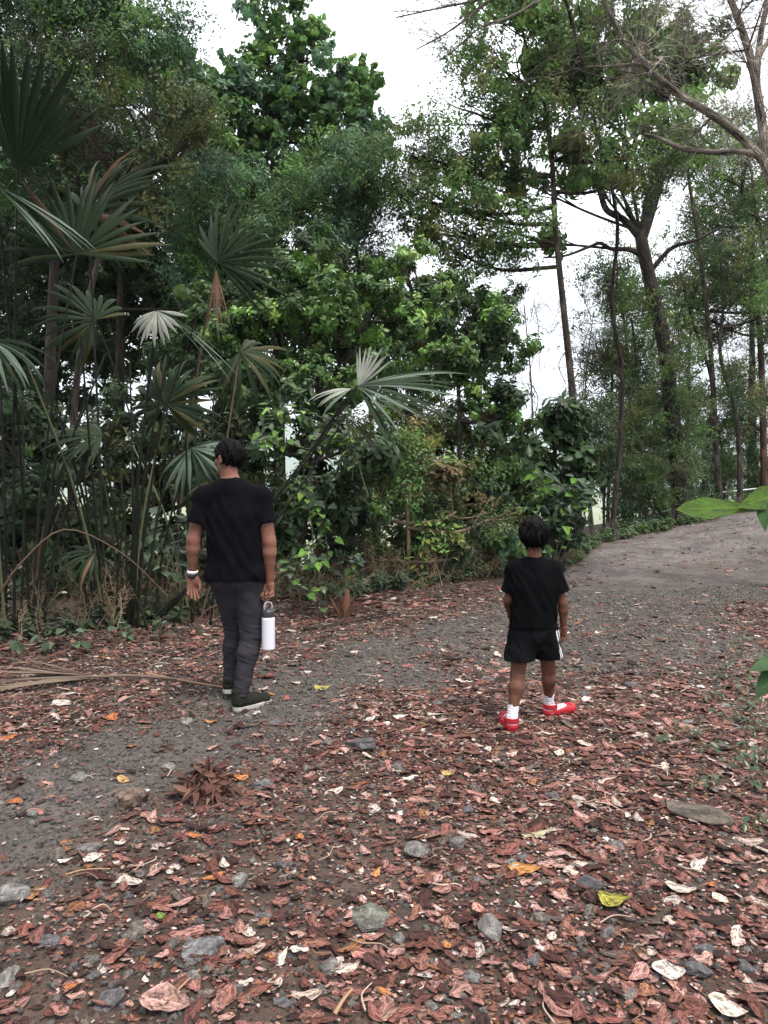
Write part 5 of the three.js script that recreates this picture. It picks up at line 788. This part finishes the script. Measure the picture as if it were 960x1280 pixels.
// shoes: a sole and an upper, heel at the origin, toe along -z
function soleField(L, W, th) { return (x, y, z) => { const d2 = smin(Math.hypot(x, Math.max(0, Math.abs(z + L * 0.25) - L * 0.25 + W * 0.0)) - W * 0.4, Math.min(1, cone(x + 0.004, 0, z, [0, 0, -L * 0.5], [0, 0, -L * 0.8], W * 0.48, W * 0.42)), 0.03), dy = Math.abs(y - th / 2) - th / 2 + 0.006, d = d2 + 0.006; return Math.min(Math.max(d, dy), 0) + Math.hypot(Math.max(d, 0), Math.max(dy, 0)) - 0.006; }; }
function placeFoot(o, pos, yaw, pitch) { const g = new THREE.Group(); g.position.set(...pos); g.rotation.set(pitch, yaw, 0, 'YXZ'); o.add(g); return g; }
function bakeGeo(geo, pos, yaw, pitch) { geo.applyMatrix4(new THREE.Matrix4().compose(V(...pos), new THREE.Quaternion().setFromEuler(new THREE.Euler(pitch, yaw, 0, 'YXZ')), V(1, 1, 1))); return geo; }

// loose locks lying on a hair surface
function locks(g, count, seed, L, c) {
  const R = rand(seed), p = g.attributes.position, n = g.attributes.normal, b = new Builder();
  for (let k = 0; k < count; k++) {
    const i = Math.floor(R() * p.count), q = V(p.getX(i), p.getY(i), p.getZ(i)), m = V(n.getX(i), n.getY(i), n.getZ(i)), out = q.clone().sub(V(...c)); if (m.dot(out) < 0) continue;
    const d = V(out.x * 3 + (R() - 0.5) * 0.5, -0.7 - R() * 0.4, out.z * 3 + (R() - 0.5) * 0.5); d.addScaledVector(m, -d.dot(m)).normalize().addScaledVector(m, lerp(0.02, 0.3, R() * R()));
    leafInto(b, q.addScaledVector(m, -0.002), d, m, L * lerp(0.5, 1.2, R()), lerp(0.003, 0.008, R()), -0.2, lerp(0.05, 0.35, R()), 0);
  }
  return mergeGeometries([g, b.geo()]);
}
// ---- the man
{
  const foot = G(297, 887), o = thing('person', 'man in black t-shirt and grey trousers walking away with a white bottle', 'person', foot);
  const J = { pel: [0.0, 0.95, 0], wai: [-0.005, 1.08, 0.005], che: [-0.012, 1.30, 0.0], top: [-0.02, 1.43, 0.015], neck: [-0.03, 1.5, 0.0], sL: [-0.205, 1.392, 0.005], eL: [-0.268, 1.115, 0.03], wL: [-0.285, 0.885, 0.0], sR: [0.168, 1.392, 0.005], eR: [0.222, 1.105, 0.035], wR: [0.218, 0.835, 0.01], hL: [-0.075, 0.9, 0], kL: [-0.035, 0.5, -0.14], aL: [-0.08, 0.135, -0.16], hR: [0.08, 0.9, 0], kR: [0.09, 0.49, -0.03], aR: [0.03, 0.1, 0.05] };
  const torso = (x, y, z, g) => { let k = cone(x, y, z, J.pel, J.wai, 0.15 + g, 0.142 + g, 0.72); k = smin(k, cone(x, y, z, J.wai, J.che, 0.142 + g, 0.168 + g, 0.68), 0.05); k = smin(k, cone(x, y, z, J.che, J.top, 0.168 + g, 0.088 + g, 0.64), 0.05); for (const s of [J.sL, J.sR]) { k = smin(k, cone(x, y, z, add3(J.neck, [0, -0.055, 0.02]), s, 0.052 + g, 0.052 + g), 0.05); } return k; };
  const arm = (x, y, z, s, e, w, g) => { let k = cone(x, y, z, s, e, 0.058 + g, 0.043 + g); const m = mix3(e, w, 0.25); k = smin(k, cone(x, y, z, e, m, 0.042 + g, 0.044 + g), 0.02); return smin(k, cone(x, y, z, m, w, 0.043 + g, 0.027 + g), 0.02); };
  const leg = (x, y, z, h, k, a, g) => { let q = cone(x, y, z, h, k, 0.096 + g, 0.06 + g); const m = add3(mix3(k, a, 0.3), [0, 0, 0.012]); q = smin(q, cone(x, y, z, k, m, 0.055 + g, 0.055 + g), 0.03); return smin(q, cone(x, y, z, m, a, 0.055 + g, 0.034 + g), 0.03); };
  const hips = (x, y, z, g) => { let k = cone(x, y, z, J.pel, [0, 0.9, 0], 0.146 + g, 0.144 + g, 0.74); for (const s of [-0.078, 0.078]) k = smin(k, egg(x, y, z, [s, 0.885, 0.035], [0.088 + g, 0.1 + g, 0.082 + g]), 0.03); return k; };
  const hc = [-0.045, 1.635, -0.01], H = headFields(hc, 0.85, 0.06, 0.95);
  const body = (x, y, z) => { let k = torso(x, y, z, 0); k = smin(k, hips(x, y, z, 0), 0.04); k = smin(k, arm(x, y, z, J.sL, J.eL, J.wL, 0), 0.03); k = smin(k, arm(x, y, z, J.sR, J.eR, J.wR, 0), 0.03); k = smin(k, leg(x, y, z, J.hL, J.kL, J.aL, 0), 0.04); k = smin(k, leg(x, y, z, J.hR, J.kR, J.aR, 0), 0.03); return smin(k, cone(x, y, z, [-0.028, 1.45, 0.012], [-0.04, 1.6, 0.01], 0.06, 0.054), 0.03); };
  const bodyG = meshField(body, [-0.4, 0.02, -0.3], [0.34, 1.62, 0.22], 0.01), headG = meshField(H.skin, [-0.2, 1.48, -0.16], [0.1, 1.78, 0.14], 0.004);
  const handL = handGeo(J.wL, [0.03, -1, 0.12], [0.35, 0.1, 1], [1, 0, -0.3], 1.0, [0.35, 0.45, 0.35], 0.25), handR = handGeo(J.wR, [-0.02, -1, 0.02], [-0.55, 0, 0.85], [-0.8, 0, -0.5], 1.0, [1.15, 1.35, 0.9], 0.8);
  part('body', mergeGeometries([bodyG, headG, handL, handR]), skinMat(0x755346), o);
  const shirt = (x, y, z) => {
    const w = wrinkle(x, y, z, 1) * sstep(1.5, 1.3, y), g = 0.014; let k = torso(x, y, z, g); k = smin(k, cone(x, y, z, [-0.012, 1.22, 0.005], [-0.006, 0.84, 0.015], 0.166, 0.172, 0.78), 0.04);
    k = smin(k, Math.max(hips(x, y, z, 0.027), y - 1.0), 0.03); k = Math.max(k + w, 0.852 + 0.012 * Math.cos(x * 9) - y); k = Math.max(k, (y - 1.505) * 0.9 - (z) * 0.35 - 0.0);
    for (const [s, e] of [[J.sL, J.eL], [J.sR, J.eR]]) { const dir = norm3(sub3(e, s)), cut = add3(s, dir, 0.175), p = [x, y, z]; const sl = Math.max(cone(x, y, z, s, add3(s, dir, 0.24), 0.066, 0.066) + w * 0.6, dot3(sub3(p, cut), dir)); k = smin(k, sl, 0.035); }
    return k;
  };
  part('t_shirt', meshField(shirt, [-0.36, 0.8, -0.22], [0.34, 1.56, 0.24], 0.008), cloth(0x09090e), o);
  const trousers = (x, y, z) => {
    const kn = Math.exp(-(((y - 0.47) / 0.16) ** 2)) + 0.9 * Math.exp(-(((y - 0.16) / 0.07) ** 2)), w = 0.0035 * noise(x * 12, y * 9, z * 12) + 0.0038 * kn * noise(x * 6 + 2, y * 30 + 10 * x, z * 6);
    let k = hips(x, y, z, 0.008); k = smin(k, leg(x, y, z, J.hL, J.kL, J.aL, 0.012), 0.03); k = smin(k, leg(x, y, z, J.hR, J.kR, J.aR, 0.013), 0.022); k += w;
    return Math.max(k, y - 1.0, 0.1 - y + (x < -0.03 ? 0.04 : 0));
  };
  part('trousers', meshField(trousers, [-0.24, 0.05, -0.3], [0.26, 1.02, 0.24], 0.007), cloth(0x2f2e33), o);
  const hair = (x, y, z) => { const [u, v, w] = H.loc(x, y, z); let k = egg(u, v, w, [0, 0.036, 0.012], [0.089, 0.107, 0.106]); k += 0.006 * noise(u * 60, v * 16, w * 60) + 0.006 * noise(u * 22, v * 12, w * 22); k = Math.max(k, 0.004 * noise(u * 60, v * 60, w * 60) - (w * 0.72 + v * 0.69 + 0.012), -0.072 - v); const ear = egg(Math.abs(u), v, w, [0.09, -0.005, 0.006], [0.03, 0.04, 0.03]); return Math.max(k, -ear) * H.s; };
  part('hair', locks(meshField(hair, [-0.2, 1.5, -0.18], [0.12, 1.82, 0.16], 0.004), 900, 11, 0.034, hc), phys({ color: 0x050405, roughness: 0.65, specularIntensity: 0.2 }), o);
  eyesFor(o, H, hc, 0.85, 0.95);
  const band = (name, at, r, h, hex) => { const d = norm3(sub3(J.wL, J.eL)), m = part(name, new THREE.LatheGeometry([[r - 0.003, -h], [r + 0.003, -h], [r + 0.004, 0], [r + 0.003, h], [r - 0.003, h]].map(([a, b]) => new THREE.Vector2(a, b)), 24), std({ color: hex, roughness: 0.6, side: THREE.DoubleSide }), o); m.position.set(...add3(J.wL, d, at)); m.quaternion.copy(Q(UP, V(...d))); return m; };
  band('wristband', -0.022, 0.031, 0.009, 0xd8d8dc); band('watch_strap', 0.004, 0.031, 0.012, 0x101014);
  // shoes
  const shoe = (pos, yaw, pitch) => {
    const sole = soleField(0.262, 0.1, 0.032), upper = (x, y, z) => { let k = cone(x, y, z, [0, 0.055, 0.0], [0, 0.038, -0.205], 0.043, 0.04); k = smin(k, cone(x, y, z, [0, 0.085, -0.01], [0, 0.06, -0.12], 0.04, 0.036), 0.03); k = smin(k, cone(x, y, z, [0, 0.07, 0.0], [0, 0.13, 0.006], 0.042, 0.043), 0.02); return Math.max(k + 0.0015 * noise(x * 40, y * 40, z * 40), 0.026 - y, y - 0.135 - z * 0.25); };
    const m = part('shoe', bakeGeo(meshField(upper, [-0.08, 0, -0.26], [0.08, 0.17, 0.08], 0.005), pos, yaw, pitch), cloth(0x23251f), o);
    part('sole', bakeGeo(meshField(sole, [-0.08, -0.02, -0.3], [0.08, 0.06, 0.08], 0.005), pos, yaw, pitch), std({ color: 0x98958e, roughness: 0.8 }), m);
  };
  shoe([0.018, 0.004, 0.05], -0.8, 0); shoe([-0.08, 0.055, -0.15], 0.15, -0.22);
  // what he carries
  const hx = J.wR[0] - 0.005, hy = J.wR[1] - 0.125, hz = J.wR[2] + 0.035, bt = thing('water_bottle', 'white metal water bottle with black lid hanging from the hand of the man', 'bottle', V(foot.x + hx, foot.y + hy - 0.305, foot.z + hz));
  const lathe = (pts, n = 36) => new THREE.LatheGeometry(pts.map(([a, b]) => new THREE.Vector2(a, b)), n);
  part('flask', lathe([[0, 0], [0.036, 0], [0.041, 0.003], [0.0425, 0.012], [0.0425, 0.2], [0.041, 0.209], [0.034, 0.215], [0, 0.216]]), phys({ color: 0xc4c4ce, roughness: 0.3, clearcoat: 0.2 }), bt);
  const lid = part('lid', lathe([[0.0, 0.215], [0.04, 0.216], [0.041, 0.22], [0.041, 0.248], [0.038, 0.254], [0.03, 0.262], [0.016, 0.27], [0, 0.27]]), std({ color: 0x2a2b30, roughness: 0.5 }), bt);
  part('handle', tube([V(-0.024, 0.25, 0), V(-0.026, 0.285, 0), V(-0.015, 0.306, 0), V(0.015, 0.306, 0), V(0.026, 0.285, 0), V(0.024, 0.25, 0)], 0.0058, 0.0058, 8, 24), std({ color: 0x8c8d92, roughness: 0.4 }), lid);
  bt.rotation.y = 0.5;
}
// ---- the boy
{
  const foot = G(665, 908), o = thing('person', 'boy in black shirt and shorts walking in red clogs with white socks', 'person', foot);
  const J = { pel: [0.0, 0.62, 0], wai: [0, 0.72, 0], che: [0.005, 0.87, 0], top: [0.0, 0.97, 0.01], neck: [0, 1.03, 0.0], sL: [-0.112, 0.965, 0.0], eL: [-0.15, 0.77, -0.02], wL: [-0.115, 0.665, -0.15], sR: [0.122, 0.965, 0.0], eR: [0.176, 0.755, 0.02], wR: [0.186, 0.615, 0.0], hL: [-0.06, 0.6, 0], kL: [-0.095, 0.325, 0.02], aL: [-0.14, 0.085, 0.1], hR: [0.065, 0.6, 0], kR: [0.118, 0.335, -0.1], aR: [0.135, 0.09, -0.16] };
  const torso = (x, y, z, g) => { let k = cone(x, y, z, J.pel, J.wai, 0.108 + g, 0.1 + g, 0.72); k = smin(k, cone(x, y, z, J.wai, J.che, 0.1 + g, 0.116 + g, 0.68), 0.04); k = smin(k, cone(x, y, z, J.che, J.top, 0.116 + g, 0.07 + g, 0.64), 0.04); for (const s of [J.sL, J.sR]) k = smin(k, cone(x, y, z, [0, 0.99, 0.012], s, 0.036 + g, 0.04 + g), 0.04); return k; };
  const arm = (x, y, z, s, e, w, g) => { let k = cone(x, y, z, s, e, 0.037 + g, 0.028 + g); const m = mix3(e, w, 0.25); k = smin(k, cone(x, y, z, e, m, 0.027 + g, 0.029 + g), 0.015); return smin(k, cone(x, y, z, m, w, 0.028 + g, 0.02 + g), 0.015); };
  const leg = (x, y, z, h, k, a, g) => { let q = cone(x, y, z, h, k, 0.066 + g, 0.043 + g); const m = add3(mix3(k, a, 0.32), [0, 0, 0.01]); q = smin(q, cone(x, y, z, k, m, 0.04 + g, 0.043 + g), 0.02); return smin(q, cone(x, y, z, m, a, 0.042 + g, 0.025 + g), 0.02); };
  const hc = [0, 1.155, -0.005], H = headFields(hc, -0.06, -0.05, 0.84);
  const body = (x, y, z) => { let k = torso(x, y, z, 0); k = smin(k, arm(x, y, z, J.sL, J.eL, J.wL, 0), 0.02); k = smin(k, arm(x, y, z, J.sR, J.eR, J.wR, 0), 0.02); k = smin(k, leg(x, y, z, J.hL, J.kL, J.aL, 0), 0.03); k = smin(k, leg(x, y, z, J.hR, J.kR, J.aR, 0), 0.03); return smin(k, cone(x, y, z, [0, 0.98, 0.012], [0, 1.12, 0.012], 0.042, 0.04), 0.02); };
  const handL = handGeo(J.wL, [0.1, -0.35, -1], [0.9, -0.2, 0.2], [0.1, 1, -0.2], 0.66, [0.4, 0.5, 0.4], 0.3), handR = handGeo(J.wR, [-0.02, -1, 0.03], [-0.7, 0, 0.6], [-0.6, 0, -0.7], 0.7, [0.55, 0.7, 0.5], 0.5);
  part('body', mergeGeometries([meshField(body, [-0.26, 0.02, -0.28], [0.28, 1.14, 0.22], 0.008), meshField(H.skin, [-0.13, 1.02, -0.14], [0.13, 1.3, 0.14], 0.004), handL, handR]), skinMat(0x5f4034), o);
  const shirt = (x, y, z) => {
    const w = wrinkle(x * 1.3, y * 1.3, z * 1.3, 0.8) * sstep(1.04, 0.94, y); let k = torso(x, y, z, 0.014); k = smin(k, cone(x, y, z, [0.003, 0.86, 0.005], [0.0, 0.58, 0.01], 0.13, 0.134, 0.76), 0.04);
    k = Math.max(k + w, 0.612 + 0.008 * Math.cos(x * 14) - y); k = Math.max(k, (y - 1.035) * 0.95 - z * 0.3);
    for (const [s, e, L] of [[J.sL, J.eL, 0.15], [J.sR, J.eR, 0.15]]) { const dir = norm3(add3(sub3(e, s), [s[0] < 0 ? -0.012 : 0.012, 0, 0])), cut = add3(s, dir, L), p = [x, y, z]; k = smin(k, Math.max(cone(x, y, z, s, add3(s, dir, L + 0.06), 0.047, 0.05) + w * 0.6, dot3(sub3(p, cut), dir)), 0.03); }
    return k;
  };
  part('t_shirt', meshField(shirt, [-0.27, 0.57, -0.2], [0.28, 1.09, 0.2], 0.007), cloth(0x060709), o);
  const hemL = 0.412, legAxis = [[J.hL, J.kL], [J.hR, J.kR]];
  const shorts = (x, y, z) => { let k = cone(x, y, z, [0, 0.66, 0], [0, 0.58, 0], 0.115, 0.125, 0.8); for (const [h, q] of legAxis) k = smin(k, cone(x, y, z, h, mix3(h, q, 0.95), 0.086, 0.092, 1), 0.018); k += wrinkle(x * 1.5, y * 1.3, z * 1.5, 0.7); return Math.max(k, y - 0.68, hemL - (x > 0 ? 0.005 : 0) - y + 0.06 * Math.abs(x) * 0); };
  {
    const g = meshField(shorts, [-0.25, 0.38, -0.24], [0.27, 0.7, 0.18], 0.005), p = g.attributes.position, c = new Float32Array(p.count * 3), dark = col(0x0e0f12), white = col(0xd8d8d8);
    for (let i = 0; i < p.count; i++) { const x = p.getX(i), y = p.getY(i), z = p.getZ(i), t = clamp((J.hR[1] - y) / (J.hR[1] - J.kR[1])), ax = lerp(J.hR[0], J.kR[0], t), az = lerp(J.hR[2], J.kR[2], t), an = Math.atan2(z - az, x - ax), st = x > ax + 0.02 && y < 0.6 && an > -0.02 && an < 0.75 && Math.abs((((an + 0.02) / 0.26) % 1) - 0.5) < 0.24; (st ? white : dark).toArray(c, i * 3); }
    g.setAttribute('color', new THREE.BufferAttribute(c, 3)); part('shorts', g, cloth(0xffffff, { vertexColors: true }), o);
  }
  const hair = (x, y, z) => { const [u, v, w] = H.loc(x, y, z); let k = egg(u, v, w, [0, 0.042, 0.012], [0.105, 0.112, 0.116]); k += 0.009 * noise(u * 40, v * 9, w * 40) + 0.011 * noise(u * 15, v * 6, w * 15); k = Math.max(k, 0.01 * noise(u * 50, v * 10, w * 50) - (w * 0.7 + v * 0.71 + 0.03), -0.082 - v + 0.012 * noise(u * 45, 3, w * 45) + 0.55 * Math.max(0, Math.abs(u) - 0.02)); return k * H.s; };
  part('hair', locks(meshField(hair, [-0.14, 1.03, -0.14], [0.14, 1.34, 0.15], 0.0035), 1100, 12, 0.045, hc), phys({ color: 0x040405, roughness: 0.65, specularIntensity: 0.2 }), o);
  eyesFor(o, H, hc, -0.06, 0.84);
  const red = phys({ color: 0x930e1c, roughness: 0.55 }), white = cloth(0xb9b7be);
  const clog = (pos, yaw, ankle, knee) => {
    const L = 0.2, sole = soleField(L, 0.088, 0.03), upper = (x, y, z) => {
      let k = cone(x, y, z, [0, 0.035, -L * 0.45], [0, 0.03, -L * 0.82], 0.044, 0.04); k = smin(k, cone(x, y, z, [0, 0.03, 0], [0, 0.035, -L * 0.5], 0.04, 0.042), 0.02);
      const inside = cone(x, y, z, [0, 0.06, 0.0], [0, 0.062, -L * 0.42], 0.034, 0.03); k = Math.max(k, -inside, y - 0.046 - 0.12 * Math.max(0, -z - 0.05) * 1.6);
      const r = Math.hypot(x / 0.95, (z + 0.01)) - 0.042, strap = Math.hypot(r, Math.max(0, Math.abs(y - 0.066) - 0.012)) - 0.0045; k = Math.min(k, Math.max(strap, -z - 0.06));
      for (let i = -1; i <= 1; i++) for (let j = 0; j < 2; j++) k = Math.max(k, 0.0055 - Math.hypot(x - i * 0.022, z + L * (0.62 + 0.14 * j)) + (y < 0.05 ? 1 : 0) * -1);
      return Math.max(k, 0.018 - y);
    };
    const m = part('clog', bakeGeo(meshField(upper, [-0.07, 0, -0.25], [0.07, 0.12, 0.07], 0.004), pos, yaw, 0), red, o);
    part('sole', bakeGeo(meshField(sole, [-0.07, -0.02, -0.24], [0.07, 0.05, 0.07], 0.004), pos, yaw, 0), red, m);
    const up = mix3(ankle, knee, 0.27), toe = add3(pos, [-Math.sin(yaw) * 0.11, 0.04, -Math.cos(yaw) * 0.11]), heel = add3(pos, [0, 0.045, 0.0]);
    const sock = (x, y, z) => { let k = smin(cone(x, y, z, ankle, up, 0.031, 0.035), cone(x, y, z, ankle, heel, 0.031, 0.03), 0.015); k = smin(k, cone(x, y, z, heel, toe, 0.03, 0.028), 0.015); k += 0.0016 * Math.sin(y * 420) * 0.6 + 0.002 * noise(x * 30, y * 30, z * 30); return Math.max(k, dot3(sub3([x, y, z], up), norm3(sub3(up, ankle)))); };
    const lo = [0, 1, 2].map((i) => Math.min(ankle[i], up[i], toe[i], heel[i]) - 0.05), hi = [0, 1, 2].map((i) => Math.max(ankle[i], up[i], toe[i], heel[i]) + 0.05);
    part('sock', meshField(sock, lo, hi, 0.004), white, o);
  };
  clog([-0.142, 0.004, 0.105], 0.1, J.aL, J.kL); clog([0.135, 0.01, -0.15], -1.15, J.aR, J.kR);
}

renderer.render(scene, camera);
